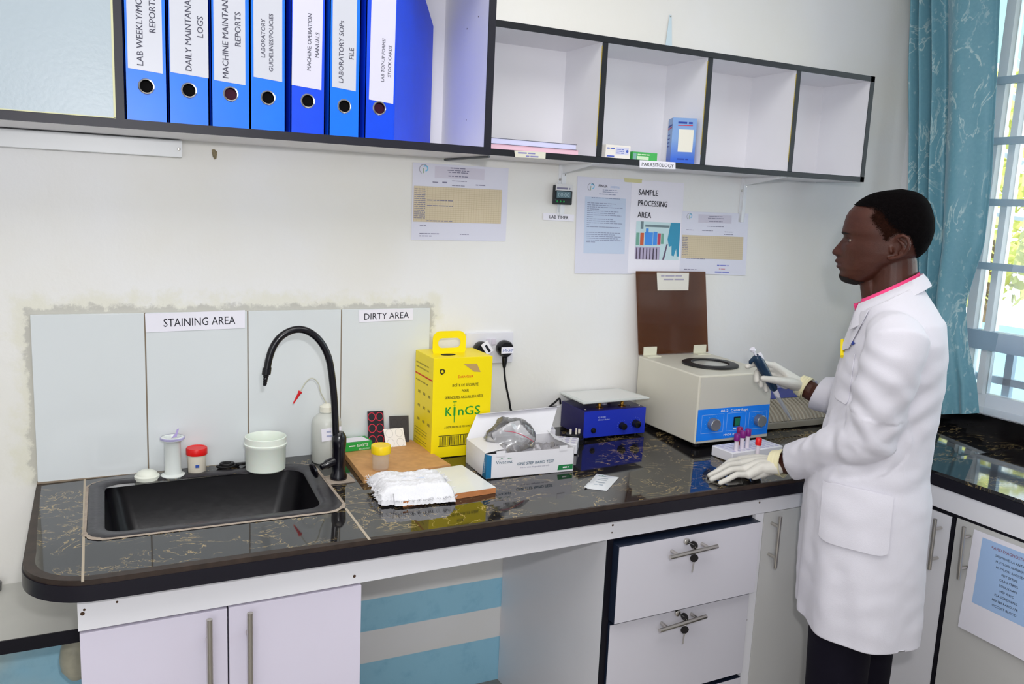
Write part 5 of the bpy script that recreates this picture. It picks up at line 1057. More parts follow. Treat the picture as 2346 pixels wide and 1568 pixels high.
tube_proto(RE, 'blood tube with a bright red cap standing alone in the rack', rp(1735, 1043))
# ================================================================ curtains
TEAL = None
def teal():
    m, nt, b, pos, xyz = newmat('teal_curtain_cloth')
    mp = nd(nt, 'ShaderNodeMapping'); mp.inputs['Scale'].default_value = (1, 1.6, .8); nt.links.new(pos, mp.inputs[0]); P = mp.outputs[0]
    v = math_(nt, 'ABSOLUTE', math_(nt, 'SUBTRACT', mnoise(nt, P, 6, 5, .6, 1.2), .5))
    ln = math_(nt, 'SUBTRACT', 1, step(nt, v, .012, .012)); f = math_(nt, 'MULTIPLY', ln, step(nt, mnoise(nt, pos, 7, 2), .5, .08))
    fl = step(nt, mnoise(nt, P, 42, 3), .66, .03)
    f = math_(nt, 'MAXIMUM', math_(nt, 'MULTIPLY', f, .75), math_(nt, 'MULTIPLY', fl, .4))
    c = mixc(nt, f, mixc(nt, mnoise(nt, pos, 90, 3), col('#6aa3b8'), col('#7cb4c4')), col('#cfe6e6'))
    nt.links.new(c, b.inputs['Base Color']); b.inputs['Roughness'].default_value = .5; b.inputs['Sheen Weight'].default_value = .4
    # daylight glows a little through the cloth
    tl = nd(nt, 'ShaderNodeBsdfTranslucent'); nt.links.new(c, tl.inputs[0]); x = nd(nt, 'ShaderNodeMixShader'); x.inputs[0].default_value = .22
    o = nt.nodes['Material Output']; nt.links.new(b.outputs[0], x.inputs[1]); nt.links.new(tl.outputs[0], x.inputs[2]); nt.links.new(x.outputs[0], o.inputs[0]); return m
CXP = 2.79
rpts = [(-420, 2285), (0, 2277), (200, 2271), (400, 2262), (560, 2246), (650, 2217), (700, 2203), (790, 2208), (880, 2226), (948, 2231)]
lpts = [(-420, 2090), (0, 2083), (430, 2080), (600, 2088), (700, 2095), (948, 2098)]
def interp(t, x):
    if x <= t[0][0]: return t[0][1]
    for (a, b), (c, d) in zip(t, t[1:]):
        if x <= c: return b+(d-b)*(x-a)/(c-a)
    return t[-1][1]
def curt(u, v):
    py = -420+v*(948+420); a, c = at(interp(lpts, py), py, 'x', CXP), at(interp(rpts, py), py, 'x', CXP)
    p = a.lerp(c, u); k = .43; w_ = .011*noise.noise(V((u*4, v*5, 0)))
    if u < k: dx = .030*math.cos(2*math.pi*(u+.012*math.sin(v*4))/.145)*(.6+.4*math.sin(u/k*math.pi))
    else: q = (u-k)/(1-k); dx = .03-.062*math.sin(math.pi*min(1, q*1.05+.02))**.7*(.75+.25*v)+.012*math.sin(q*9+v*3)*v
    if v > .78: dx += .010*math.sin(u*23+v*9)*(v-.78)/.22
    return V((p.x+dx+w_, p.y, p.z))
t = thing('curtain', 'teal curtain with pale cracked pattern gathered at the wall end of the window', 'curtain', tuple(curt(.5, 1)))
MB().grid(curt, 150, 80).build('drape', teal(), t, smooth=70, solid=-.0012)
MB().tube([(2.80, -.02, 2.6), (2.80, -2.5, 2.6)], .012, 12).build('curtain_rod', STEEL, t)
vl = [(-420, 2372), (0, 2366), (300, 2358), (480, 2346), (700, 2296), (948, 2246)]
def voile(u, v):
    py = -420+v*(948+420); a = at(interp(vl, py), py, 'x', XR-.035); y = a.y-1.1*u*(1-.1*v)
    return V((XR-.035+.011*math.sin(u*46+v*1.5)+.006*math.sin(u*17), y, a.z if u == 0 else a.z))
t = thing('voile_curtain', 'sheer white voile curtain hanging over the window bars beside the teal curtain', 'curtain', (2.84, -.8, .93))
MB().grid(voile, 140, 20).build('drape', veil('white_voile', '#e6e8fb', .72, .6), t, smooth=70)
# ================================================================ the person
P0 = V((1.87, -.83, 0)); FH = V((-.64166, .76699, 0)); VD = V((.76699, .64166, 0)); A_ = R(15)
BF = FH*math.cos(A_)-VD*math.sin(A_); BL = -VD*math.cos(A_)-FH*math.sin(A_)
def PW(f, l, u): return P0+FH*f-VD*l+Z*u
per = thing('person', 'person in a white lab coat and gloves pressing a pipette at the worktop corner', 'person', (P0.x, P0.y, 0))
def skin_mat():
    m, nt, b, pos, xyz = newmat('dark_brown_skin'); n = mnoise(nt, pos, 38, 4)
    c = mixc(nt, n, col('#38190f'), col('#4c261a')); nt.links.new(c, b.inputs['Base Color'])
    b.inputs['Roughness'].default_value = .5; b.inputs['Specular IOR Level'].default_value = .38; b.inputs['Subsurface Weight'].default_value = .12; b.inputs['Subsurface Radius'].default_value = (.012, .004, .002); b.inputs['Subsurface Scale'].default_value = .5
    u = nd(nt, 'ShaderNodeBump', Strength=.25, Distance=.001); nt.links.new(mnoise(nt, pos, 420, 3), u.inputs['Height']); nt.links.new(u.outputs[0], b.inputs['Normal']); return m
SKIN = skin_mat()
COAT = M('white_coat_cotton', '#d9d7e0', .85, nz=(3, .03), bump=(420, .35, .001), spec=.2, sheen=.2)
GLOVE = M('white_latex', '#d5d2ca', .5, nz=(25, .08), bump=(160, .35, .0015))
GCUFF = M('cream_latex_cuff', '#e6deb8', .55, bump=(60, .5, .002))
PANTS = M('black_trouser_cloth', '#0d0a18', .8, spec=.2, bump=(300, .3, .001))
PINK = M('pink_shirt_cotton', '#e8447f', .8, bump=(400, .3, .001))
HAIR = M('black_short_hair', '#0b0809', .85, nz=(160, .5), bump=(700, 1, .002), spec=.04)

def fuse(mb, voxel, it=4, fac=.5):
    """union overlapping closed shapes into one skin"""
    me = bpy.data.meshes.new('tmp'); me.from_pydata([tuple(v) for v in mb.v], [], mb.f)
    bm = bmesh.new(); bm.from_mesh(me); bmesh.ops.recalc_face_normals(bm, faces=bm.faces); bm.to_mesh(me); bm.free()
    o = bpy.data.objects.new('tmp', me); COL.objects.link(o)
    r = o.modifiers.new('r', 'REMESH'); r.mode = 'VOXEL'; r.voxel_size = voxel
    if it: s = o.modifiers.new('s', 'SMOOTH'); s.iterations = it; s.factor = fac
    dg = bpy.context.evaluated_depsgraph_get(); dg.update(); ev = o.evaluated_get(dg); m2 = ev.to_mesh()
    vs = [v.co.copy() for v in m2.vertices]; fs = [tuple(p.vertices) for p in m2.polygons]; ns = [v.normal.copy() for v in m2.vertices]
    ev.to_mesh_clear(); bpy.data.objects.remove(o); bpy.data.meshes.remove(me)
    out = MB(); out.v = vs; out.f = fs; out.mi = [0]*len(fs); out.n = ns; return out
def chain(b, pts, rad, n=14):                   # rounded limb: tube with ball ends
    pts = [V(p) for p in pts]; pp, rr = [], []
    for i in range(len(pts)-1):
        for k in range(4): u = k/4; pp.append(pts[i].lerp(pts[i+1], u)); rr.append(rad[i]+(rad[i+1]-rad[i])*u)
    pp.append(pts[-1]); rr.append(rad[-1])
    d0, d1 = (pp[1]-pp[0]).normalized(), (pp[-1]-pp[-2]).normalized()
    pp = [pp[0]-d0*rr[0]*.9, pp[0]-d0*rr[0]*.55]+pp+[pp[-1]+d1*rr[-1]*.55, pp[-1]+d1*rr[-1]*.9]; rr = [rr[0]*.4, rr[0]*.83]+rr+[rr[-1]*.83, rr[-1]*.4]
    return b.tube(pp, rr, n)

# ---- head, as horizontal slices measured from ear level (s = metres per unit)
s_ = .000202
E0 = PW(-.009, 0, 1.466)
tf = [(100, 985), (108, 900), (120, 815), (150, 700), (190, 620), (240, 552), (300, 494), (360, 446), (420, 416), (500, 399), (560, 390), (592, 386), (625, 396), (660, 410), (700, 408), (760, 398), (850, 388), (915, 384), (960, 384), (1010, 392), (1060, 400), (1090, 408), (1140, 407), (1170, 413), (1195, 428), (1215, 452), (1230, 495), (1242, 570)]
tb = [(100, 995), (108, 1080), (120, 1140), (150, 1208), (190, 1260), (250, 1306), (340, 1346), (430, 1375), (530, 1388), (620, 1380), (700, 1362), (790, 1322), (850, 1270), (900, 1190), (950, 1100), (1000, 1010), (1080, 920), (1140, 850), (1200, 740), (1242, 640)]
tw = [(100, .004), (108, .020), (120, .030), (150, .043), (190, .053), (250, .063), (340, .0705), (430, .0745), (530, .076), (620, .075), (700, .0725), (760, .071), (850, .0685), (950, .063), (1050, .055), (1120, .047), (1180, .037), (1225, .024), (1242, .012)]
tn = [(665, 0), (690, .0005), (720, .003), (760, .0065), (800, .0105), (840, .0140), (860, .0155), (874, .0158), (890, .0143), (905, .0105), (918, .005), (932, 0)]
tns = [(660, .0085), (760, .0100), (830, .0125), (862, .0175), (900, .0185), (930, .015)]
tlp = [(925, .002), (945, .0045), (965, .0068), (985, .0062), (1000, .0035), (1013, .0012), (1026, .0045), (1042, .0052), (1060, .0028), (1085, 0)]
def head_pt(y, th):
    ff, fb, w_ = (985-interp(tf, y))*s_, (985-interp(tb, y))*s_, interp(tw, y)
    fc = fb+(ff-fb)*(.46 if y < 800 else .46-.10*min(1, (y-800)/300))
    c, s2 = math.cos(th), math.sin(th); n_ = 2.25 if y < 640 else 2.25-.35*min(1, (y-640)/300)
    e = 2/n_; l = w_*math.copysign(abs(s2)**e, s2); f = fc+(ff-fc if c > 0 else fc-fb)*math.copysign(abs(c)**e, c)
    if c > 0:
        g = lambda d, sg: math.exp(-(d/sg)**2)
        ns = interp(tns, y); f += 1.18*interp(tn, y)*(math.exp(-(abs(l)/ns)**2.6) if 665 < y < 932 else 0)
        if 925 < y < 1085: f += 1.35*interp(tlp, y)*math.exp(-(abs(l)/.021)**3)
        f += .0042*g(abs(l)-.025, .013)*g(y-632, 30) - .0085*g(abs(l)-.030, .015)*g(y-712, 40) + .003*g(abs(l)-.046, .016)*g(y-800, 55)-.003*g(abs(l)-.042, .015)*g(y-960, 70)
        f -= .0035*g(l, .012)*g(y-668, 18)*0
    return f, l, (760-y)*s_
NT = 112
ths = [(k/NT*2*math.pi)-.72*math.sin(k/NT*2*math.pi) for k in range(NT)]
hys = [100+k*8.5 for k in range(135)]; hys = [y for y in hys if y < 1242]+[1242]
def HP(f, l, u): return E0+FH*f-VD*l+Z*u
hgrid = [[HP(*head_pt(y, th)) for th in ths] for y in hys]
body = MB(); body.rings(hgrid)
cp_ = lambda x, y, l: HP((985-x)*s_, l, (760-y)*s_)
# neck and shoulders, slim trunk, legs inside the clothes
chain(body, [HP(-.004, 0, -.035), HP(-.008, 0, -.085), HP(-.012, 0, -.13), HP(-.02, 0, -.19)], [.050, .0535, .0565, .064], 24)
chain(body, [HP(.038, 0, -.095), HP(.02, 0, -.15)], [.030, .035], 16)
chain(body, [PW(-.03, 0, 1.24), PW(-.03, 0, 1.1), PW(-.02, 0, .9), PW(-.02, 0, .80)], [.078, .085, .085, .085], 18)
# ears
for sg in (1, -1):
    def ep(x, y, o): return HP((985-x)*s_, sg*(.0705+o), (760-y)*s_)
    chain(body, [ep(975, 705, -.002), ep(1005, 645, .005), ep(1060, 620, .011), ep(1112, 645, .015), ep(1138, 705, .017), ep(1132, 770, .015), ep(1100, 830, .011), ep(1045, 868, .006), ep(985, 888, .001), ep(945, 896, -.002)], [.0032, .0036, .004, .0042, .0042, .004, .0038, .0042, .0045, .004], 8)
    chain(body, [ep(1035, 690, .006), ep(1075, 720, .010), ep(1085, 770, .008), ep(1050, 825, .004)], [.003, .0045, .0045, .004], 8)
    chain(body, [ep(950, 770, -.001), ep(960, 815, .001)], [.0045, .004], 8)
    b = MB(); c0 = [ep(x, y, o-.005) for x, y, o in ((985, 690, .0), (1010, 650, .004), (1060, 628, .009), (1108, 650, .012), (1132, 705, .014), (1126, 770, .012), (1095, 828, .008), (1045, 862, .004), (985, 880, .0))]
    body.prism([tuple(p) for p in c0], tuple(VD*sg*.006))
# arms
SLs, SRs = P0-VD*.165+FH*(-.035)+Z*1.262, P0+VD*.165+FH*(.0)+Z*1.262
WL = at(1777, 1060, 'z', .868); EL = at(1992, 1003, 'y', -.925); CL = at(1806, 1063, 'y', WL.y-.032)
PT, PB_ = at(1730, 812, 'y', -.45), at(1813, 963, 'y', -.45)
pax = (PB_-PT).normalized(); toc = (CAM-PT).normalized(); pn = (toc-pax*toc.dot(pax)).normalized(); pr_ = pax.cross(pn)
if pr_.dot(R2) < 0: pr_ = -pr_
def ph(px, py, d=0): p = at(px, py, 'y', -.45); return p+pn*d
WR = ph(1836, 884, -.002); CR = at(1866, 901, 'y', -.485); ER = V((2.055, -.70, 1.035))
chain(body, [SLs-BL*.03, SLs.lerp(EL, .5), EL, CL, WL+(CL-WL)*.2], [.046, .042, .037, .029, .026], 14)
chain(body, [SRs+BL*.03, SRs.lerp(ER, .5), ER, CR, WR], [.046, .042, .037, .029, .026], 14)
chain(body, [PW(-.02, 0, 1.235), SLs-BL*.03], [.06, .045]); chain(body, [PW(-.02, 0, 1.235), SRs+BL*.03], [.06, .045])
for l, f in ((.08, .015), (-.08, -.055)): chain(body, [PW(-.02, l*.8, .84), PW(f, l, .45), PW(f-.005, l, .08)], [.08, .055, .04], 14)
# hands under the gloves: same bones, a little thinner
def hand_L(b, k=0):
    zc = .8145
    def q(px, py, h): return at(px, py, 'z', zc+h)
    W0 = WL+V((0, 0, -.004))
    kn = [q(1697, 1054, .034), q(1700, 1063, .037), q(1706, 1075, .034), q(1715, 1088, .027)]
    tips = [q(1641, 1081, .0085), q(1626, 1090, .0085), q(1630, 1099, .0085), q(1650, 1107, .008)]
    for K, T_, r in zip(kn, tips, (.0092, .0096, .0092, .0082)):
        m1 = K.lerp(T_, .42)+V((0, 0, .010)); m2 = K.lerp(T_, .74)+V((0, 0, .0035))
        chain(b, [K, m1, m2, T_], [r*1.12-k, r*1.0-k, r*.93-k, r*.82-k], 10)
    for i, K in enumerate(kn): chain(b, [W0.lerp(K, .0)+(kn[i]-kn[1])*.35, W0.lerp(K, .55)+V((0, 0, .005)), K], [.019-k, .0165-k, .0125-k], 12)
    T1 = W0.lerp(kn[0], .45)+R2*0+V((.012, .012, -.008)); chain(b, [W0, T1, q(1722, 1047, .014), q(1698, 1053, .009)], [.016-k, .0145-k, .0105-k, .0085-k], 10)
    chain(b, [kn[0].lerp(W0, .2)+V((0, 0, -.012)), kn[3].lerp(W0, .2)+V((0, 0, -.010)), W0+V((0, 0, -.008))], [.012-k, .012-k, .02-k], 10)
def hand_R(b, k=0):
    kn = [ph(1776, 846, -.020), ph(1781, 857, -.022), ph(1786, 869, -.020), ph(1791, 881, -.014)]
    for i, K in enumerate(kn): chain(b, [WR+(kn[i]-kn[1])*.3, WR.lerp(K, .55), K], [.018-k, .016-k, .0125-k], 12)
    chain(b, [kn[0], ph(1750, 840, -.023), ph(1730, 843, -.020), ph(1715, 846, -.014)], [.0100-k, .0090-k, .0084-k, .0074-k], 10)
    chain(b, [kn[1], ph(1755, 852, -.028), ph(1738, 863, -.022), ph(1736, 877, -.010)], [.0105-k, .0095-k, .0088-k, .008-k], 10)
    chain(b, [kn[2], ph(1763, 868, -.028), ph(1746, 876, -.021), ph(1746, 888, -.009)], [.0102-k, .0092-k, .0085-k, .0078-k], 10)
    chain(b, [kn[3], ph(1772, 883, -.022), ph(1757, 890, -.017), ph(1757, 898, -.008)], [.009-k, .0082-k, .0076-k, .007-k], 10)
    chain(b, [WR+pn*.006, ph(1806, 872, .016), ph(1776, 862, .0265), ph(1758, 860, .0245), ph(1744, 860, .019)], [.018-k, .0165-k, .0115-k, .0100-k, .0085-k], 12)
    chain(b, [ph(1818, 880, 0), ph(1796, 868, -.004), ph(1800, 880, -.003)], [.019-k, .016-k, .018-k], 12)
hand_L(body, .0022); hand_R(body, .0022)
bd = fuse(body, .0023, 2, .45)
bd.build('body', SKIN, per, smooth=180)
for nm, fn, c in (('glove', hand_L, None), ('glove', hand_R, None)):
    b = MB(); fn(b); gl_ = fuse(b, .0022, 4); g_ = gl_.build(nm, GLOVE, per, smooth=180)
    a, c_, r0, r1 = ((WL+(WL-CL)*.30, WL+(CL-WL)*.62, .030, .0365) if fn is hand_L else (WR+(WR-CR)*.18, WR+(CR-WR)*.36, .0285, .0335))
    d = (c_-a); b = MB(); pts = [a+d*(k/8) for k in range(9)]; rr = [r0+(r1-r0)*k/8+.0012*math.sin(k*2.4) for k in range(9)]
    b.tube(pts, rr, 26, cap=False); n_ = len(pts)
    b.tube([c_+d.normalized()*.0003*math.cos(k) for k in range(1)]+[c_+d.normalized()*.002], [r1+.001, r1+.0012], 26, cap=False)
    b.build('glove_cuff', GCUFF, g_, smooth=60, solid=-.0012, label='cream rolled cuff')
    if fn is hand_R:
        ax_ = d.normalized(); u_ = ax_.orthogonal().normalized(); v_ = ax_.cross(u_); cc = c_+d*.25
        MB().tube([cc+(u_*math.cos(k/20*6.2832)+v_*math.sin(k/20*6.2832))*.034+ax_*.004*math.sin(k/20*6.2832) for k in range(21)], .0014, 6).build('rubber_band', GCUFF, g_)
# ---- face parts
def poly_in(x, y, P):
    r = False; j = len(P)-1
    for i in range(len(P)):
        if (P[i][1] > y) != (P[j][1] > y) and x < (P[j][0]-P[i][0])*(y-P[i][1])/(P[j][1]-P[i][1])+P[i][0]: r = not r
        j = i
    return r
def patch(name, test, off, mat, fine=1, edge=0):
    ny = len(hys); b = MB(); nrm = {}
    def P(i, j): return hgrid[i][j % NT]
    def N(i, j):
        a = P(min(i+1, ny-1), j)-P(max(i-1, 0), j); c = P(i, j+1)-P(i, j-1); n = c.cross(a)
        if n.length < 1e-12: return Z.copy()
        n.normalize(); ctr = HP(.02, 0, (760-hys[i])*s_*.9); return n if n.dot(P(i, j)-ctr) > 0 else -n
    ids = {}; vs = []; fs = []
    def vid(i, j):
        j %= NT
        if (i, j) not in ids: ids[(i, j)] = len(vs); vs.append(P(i, j)+N(i, j)*off+(V((0, 0, .001)) if i == 0 else V((0, 0, 0))))
        return ids[(i, j)]
    def TH(j): return ths[j] if j < NT else ths[0]+2*math.pi
    def ok(i, j): f, l, u = head_pt(i, j); return test(985-f/s_, i, l, f)
    K = 6
    for i in range(ny-1):
        for j in range(NT):
            ya, yb, ta, tb_ = hys[i], hys[i+1], TH(j), TH(j+1)
            t5 = [ok(ya+(yb-ya)*a, ta+(tb_-ta)*c) for a in (.02, .5, .98) for c in (.02, .5, .98)]
            if all(t5): fs.append((vid(i, j), vid(i, j+1), vid(i+1, j+1), vid(i+1, j)))
            elif any(t5):
                A, B, C, D = (P(*q)+N(*q)*off for q in ((i, j), (i, j+1), (i+1, j+1), (i+1, j))); sub = {}
                def sv(a, c):
                    if (a, c) not in sub: sub[(a, c)] = len(vs); u, v = c/K, a/K; vs.append(A.lerp(B, u).lerp(D.lerp(C, u), v))
                    return sub[(a, c)]
                for a in range(K):
                    for c in range(K):
                        if ok(ya+(yb-ya)*(a+.5)/K, ta+(tb_-ta)*(c+.5)/K): fs.append((sv(a, c), sv(a, c+1), sv(a+1, c+1), sv(a+1, c)))
    if test(985, 90, 0, 0): vs.append(P(0, 0)*0+sum((P(0, j) for j in range(NT)), V((0, 0, 0)))/NT+Z*(off)); n_ = len(vs)-1; fs += [(vid(0, j), vid(0, j+1), n_) for j in range(NT)]
    b.add(vs, fs); return b.build(name, mat, per, smooth=80)
HPOLY = [(478, 296), (540, 306), (640, 318), (715, 326), (790, 350), (840, 405), (890, 470), (960, 535), (1040, 590), (1130, 622), (1168, 700), (1196, 770), (1232, 860), (1268, 915), (1300, 930), (1500, 930), (1500, 20), (700, 20), (560, 190)]
def jag(x, y, a=1): return x+12*noise.noise(V((x*.04, y*.04, 3)))+a*26*noise.noise(V((x*.30, y*.30, 8))), y+10*noise.noise(V((x*.04, y*.04, 5)))+a*22*noise.noise(V((x*.30, y*.30, 1)))
patch('hair', lambda x, y, l, f: poly_in(*jag(x, y, .25 if x < 650 and y < 330 else (3.0 if x < 1080 else .8)), HPOLY), .0026, HAIR)
FPOLY = [(712, 322), (742, 368), (705, 420), (720, 470), (800, 560), (850, 630), (880, 700), (905, 690), (925, 650), (985, 612), (1060, 598), (1010, 520), (930, 470), (860, 400), (800, 340)]
patch('hair_fade', lambda x, y, l, f: poly_in(*jag(x, y, 2.2), FPOLY), .0016, M('faded_stubble', '#24120c', .95, nz=(220, .5), bump=(700, .8, .001), spec=.04))
patch('beard', lambda x, y, l, f: f > .02 and poly_in(*jag(x, y), [(380, 1128), (440, 1150), (520, 1160), (640, 1195), (760, 1205), (700, 1260), (380, 1260)]), .0014, M('short_beard', '#100a0a', .9, bump=(700, .8, .001)))
patch('eyebrow', lambda x, y, l, f: f > .06 and abs(l) > .010 and abs(l) < .050 and abs(y-(624+abs(abs(l)-.026)*420)) < 12*max(0, 1-((abs(l)-.029)/.021)**2), .0012, M('eyebrow_hair', '#120c0b', .9))
patch('lips', lambda x, y, l, f: f > .09 and abs(l) < .023 and 958+abs(l)*1500 < y < 1066-abs(l)*1900, .0005, M('brown_lips', '#4a2a28', .45))
for sg in (1, -1):
    c = HP(.0905, sg*.0310, .0095); r = .0123; b = MB()
    b.ball(c, r, 20)
    ey = b.build('eye', M('eye_white', '#a39486', .2), per)
    d = (FH-VD*sg*.12-Z*.10).normalized(); b = MB(); q = d.orthogonal().normalized(); q2 = d.cross(q); rs = []
    for rr in (.0058, .0001): h = math.sqrt(max(0, (r+.0003)**2-rr**2)); rs.append([c+d*h+(q*math.cos(k/16*6.2832)+q2*math.sin(k/16*6.2832))*rr for k in range(16)])
    b.rings(rs, cap=False).build('iris', M('dark_iris', '#1a0e0a', .1), ey)
    b = MB(); lat = -VD*sg
    def lid(e0, e1, rad):
        return [[c+(FH*math.cos(R(e))*math.cos(R(a))+lat*math.cos(R(e))*math.sin(R(a))+Z*math.sin(R(e)))*rad for a in range(-85, 100, 8)] for e in (e0, (e0*2+e1)/3, (e0+2*e1)/3, e1)]
    b.rings(lid(13, 75, r+.0014), close=False, cap=False); b.rings(lid(-75, -14, r+.0011), close=False, cap=False)
    b.build('eyelid', SKIN, ey, smooth=80, solid=-.001)
# ---- lab coat: trunk and sleeves fused into one cloth
rows = [(.507, -.020, .138, .193), (.60, -.015, .139, .188), (.73, -.011, .140, .180), (.85, -.010, .140, .172), (.92, -.010, .127, .158), (1.02, -.021, .119, .152), (1.12, -.029, .113, .158), (1.20, -.034, .106, .168), (1.25, -.036, .099, .168), (1.295, -.036, .092, .152), (1.33, -.028, .078, .118), (1.358, -.020, .066, .088), (1.382, -.014, .058, .066)]
def trow(z):
    for a, b_ in zip(rows, rows[1:]):
        if z <= b_[0]: u = (z-a[0])/(b_[0]-a[0]); return [x+(y-x)*u for x, y in zip(a, b_)]
    return rows[-1]
def tpt(th, z):
    _, c, a, b_ = trow(z); e = 2/2.35; cs, sn = math.cos(th), math.sin(th)
    return P0+FH*c+BF*(a*math.copysign(abs(cs)**e, cs))+BL*(b_*math.copysign(abs(sn)**e, sn))+Z*z
b = MB(); zs = [.507+k*(1.382-.507)/40 for k in range(41)]
b.rings([[tpt(k/48*2*math.pi, z) for k in range(48)] for z in zs])
SHL = SLs+BL*.012
armL = [SHL-BL*.055+Z*.02, SHL, SHL.lerp(EL, .33)+BL*.006, SHL.lerp(EL, .68)+BL*.004, EL, EL.lerp(CL, .33), EL.lerp(CL, .68), CL+(WL-CL).normalized()*.006]
chain(b, [armL[0]-BL*.01-Z*.012, armL[1]-Z*.006, armL[2], armL[3], EL], [.050, .064, .064, .061, .056], 28); chain(b, [EL, armL[5], armL[6], armL[7]], [.056, .055, .049, .043], 28)
trunk = fuse(b, .0047, 3, .5); b = MB()
armR = [SRs+BL*.05+Z*.02, SRs, SRs.lerp(ER, .5), ER, ER.lerp(CR, .5), CR+(WR-CR).normalized()*.004]
b.tube(bez(armR, 6), [.060+(.070-.060)*min(1, k/6) if k < 6 else .070-(.070-.047)*(k-6)/24 for k in range(31)], 28)
sl2 = fuse(b, .0055, 3, .5)
cdL, cdR = (WL-CL).normalized(), (WR-CR).normalized()
upL = (EL-SHL).normalized(); foL = (CL-EL).normalized()
def crease(p, n):
    d = 0
    de = (p-EL).length; g = math.exp(-(de/.085)**2)                         # elbow creases
    ax_ = (foL-upL).normalized(); d += g*.0012*math.sin((p-EL).dot(ax_)*105+4*noise.noise(p*9))
    t_ = max(0, min(1, (p-EL).dot(foL)/.24)); df = (p-(EL+foL*.24*t_)).length   # forearm creases
    if df < .09: d += .0030*math.sin((p-EL).dot(foL)*95+(p.z)*60+5*noise.noise(p*12))*(1-t_*.6)
    ga = math.exp(-((p-(SHL.lerp(EL, .62)-BL*.05-BF*.045)).length/.085)**2); d += ga*.009*math.sin(p.z*85+(p-P0).dot(BF)*60)   # behind the arm
    gs = math.exp(-((p-(SHL.lerp(EL, .55)+BF*.03)).length/.11)**2); d += gs*.0032*math.sin(p.z*95-(p-P0).dot(BF)*70+4*noise.noise(p*9))
    gw = math.exp(-((p.z-.93)/.07)**2); d += gw*.004*noise.noise(V((p.x*16, p.y*16, p.z*30)))
    lo = max(0, min(1, (.9-p.z)/.35)); th = math.atan2((p-P0).dot(BL), (p-P0).dot(BF)); d += lo*.0055*math.sin(th*9+2.5*noise.noise(V((th, p.z*3, 0))))*(1 if abs(p.z-.5) > .0 else 0)
    d += .0020*noise.noise(p*26)+.0030*noise.noise(V((p.x*9, p.y*9, p.z*5)))
    return p+n*d
def cut(q, planes):
    me = bpy.data.meshes.new('tmp'); me.from_pydata([tuple(crease(p, n)) for p, n in zip(q.v, q.n)], [], q.f); bm = bmesh.new(); bm.from_mesh(me)
    for co, no, rad in planes:
        fs = [f for f in bm.faces if (f.calc_center_median()-co).length < rad]; g = list({x for f in fs for x in f.verts})+list({x for f in fs for x in f.edges})+fs
        bmesh.ops.bisect_plane(bm, geom=g, plane_co=co, plane_no=no, clear_outer=True)
    bm.verts.index_update(); vs = [v.co.copy() for v in bm.verts]; fs = [tuple(v.index for v in f.verts) for f in bm.faces]; bm.free(); bpy.data.meshes.remove(me); return vs, fs
ct = MB()
ct.add(*cut(trunk, [(PW(-.015, 0, .513), -Z, 1), (PW(-.014, 0, 1.346), (Z+FH*.62).normalized(), .15), (armL[-1]-cdL*.026, (cdL-Z*.30).normalized(), .10)]))
ct.add(*cut(sl2, [(armR[-1]-cdR*.014, cdR, 1)]))
nv, keep = ct.v, ct.f
coat = ct.build('lab_coat', COAT, per, smooth=180, solid=-.0025)
from mathutils.bvhtree import BVHTree
bv = BVHTree.FromPolygons(nv, keep)
def hit(px, py, off=.003):
    d = (FWD+R2*((px-IW/2)/FPX)-U2*((py-IH/2)/FPX)).normalized(); p, n, i, ds = bv.ray_cast(CAM, d)
    if p is None: p, n, i, ds = bv.find_nearest(PW(0, .2, 1.0)); return p
    return p+(n if n.dot(d) < 0 else -n)*off
def cloth(name, q, nu, nv_, m, par, off=.003, th=-.0015, rc=0):
    b = MB()
    def fn(u, v):
        v = v*(1-.09*abs(2*u-1)**7) if rc else v; a = V(q[0]).lerp(V(q[1]), u); c = V(q[3]).lerp(V(q[2]), u); p = a.lerp(c, v)
        
        return hit(p.x, p.y, off)
    return b.grid(fn, nu, nv_).build(name, m, par, smooth=80, solid=th)
cloth('pocket', [(1893, 1104), (2044, 1140), (2030, 1278), (1882, 1238)], 26, 22, COAT, coat, .0065, -.0035, rc=.25)
cloth('pocket_hem', [(1892, 1102), (2045, 1138), (2043, 1150), (1892, 1115)], 26, 4, COAT, coat, .0078)
cloth('chest_pocket', [(1934, 808), (1962, 812), (1945, 930), (1914, 912)], 10, 16, COAT, coat, .0035, rc=.2)
b = MB(); b.tube([hit(x, y, .001) for x, y in bez_px] if 0 else [hit(2078-k*1.35, 985+k*18, .0012) for k in range(26)], .0016, 6); b.build('side_seam', COAT, coat)
b = MB(); b.tube([hit(1834+k*11.5, 1405+ (k/12)**.8*52-(max(0, k-12)*6), .0016) for k in range(24)], .0016, 6)
b.build('hem_stitch', COAT, coat) if 0 else None
# collar rings
def ringpts(fc, rf, rl, u_of, a0=-152, a1=152, n=48):
    out = []
    for k in range(n+1):
        a = R(a0+(a1-a0)*k/n); f = fc-rf*math.cos(a); l = rl*math.sin(a); out.append(PW(f, l, u_of(f, abs(math.degrees(a)))))
    return out
top_u = lambda f, a: 1.400-(f+.076)*.60
b = MB(); b.rings([ringpts(-.008, .0655, .062, lambda f, a: top_u(f, a)-.03), ringpts(-.008, .0675, .064, top_u), ringpts(-.0085, .071, .068, lambda f, a: top_u(f, a)+.001), ringpts(-.010, .080, .082, lambda f, a: top_u(f, a)-.016), ringpts(-.011, .088, .099, lambda f, a: top_u(f, a)-.036-.018*max(0, (a-60)/92))], close=False, cap=False)
b.build('collar', COAT, coat, smooth=70, solid=-.002)
cloth('lapel', [(1964, 720), (1996, 712), (1950, 800), (1932, 806)], 8, 16, COAT, coat, .006, -.002)
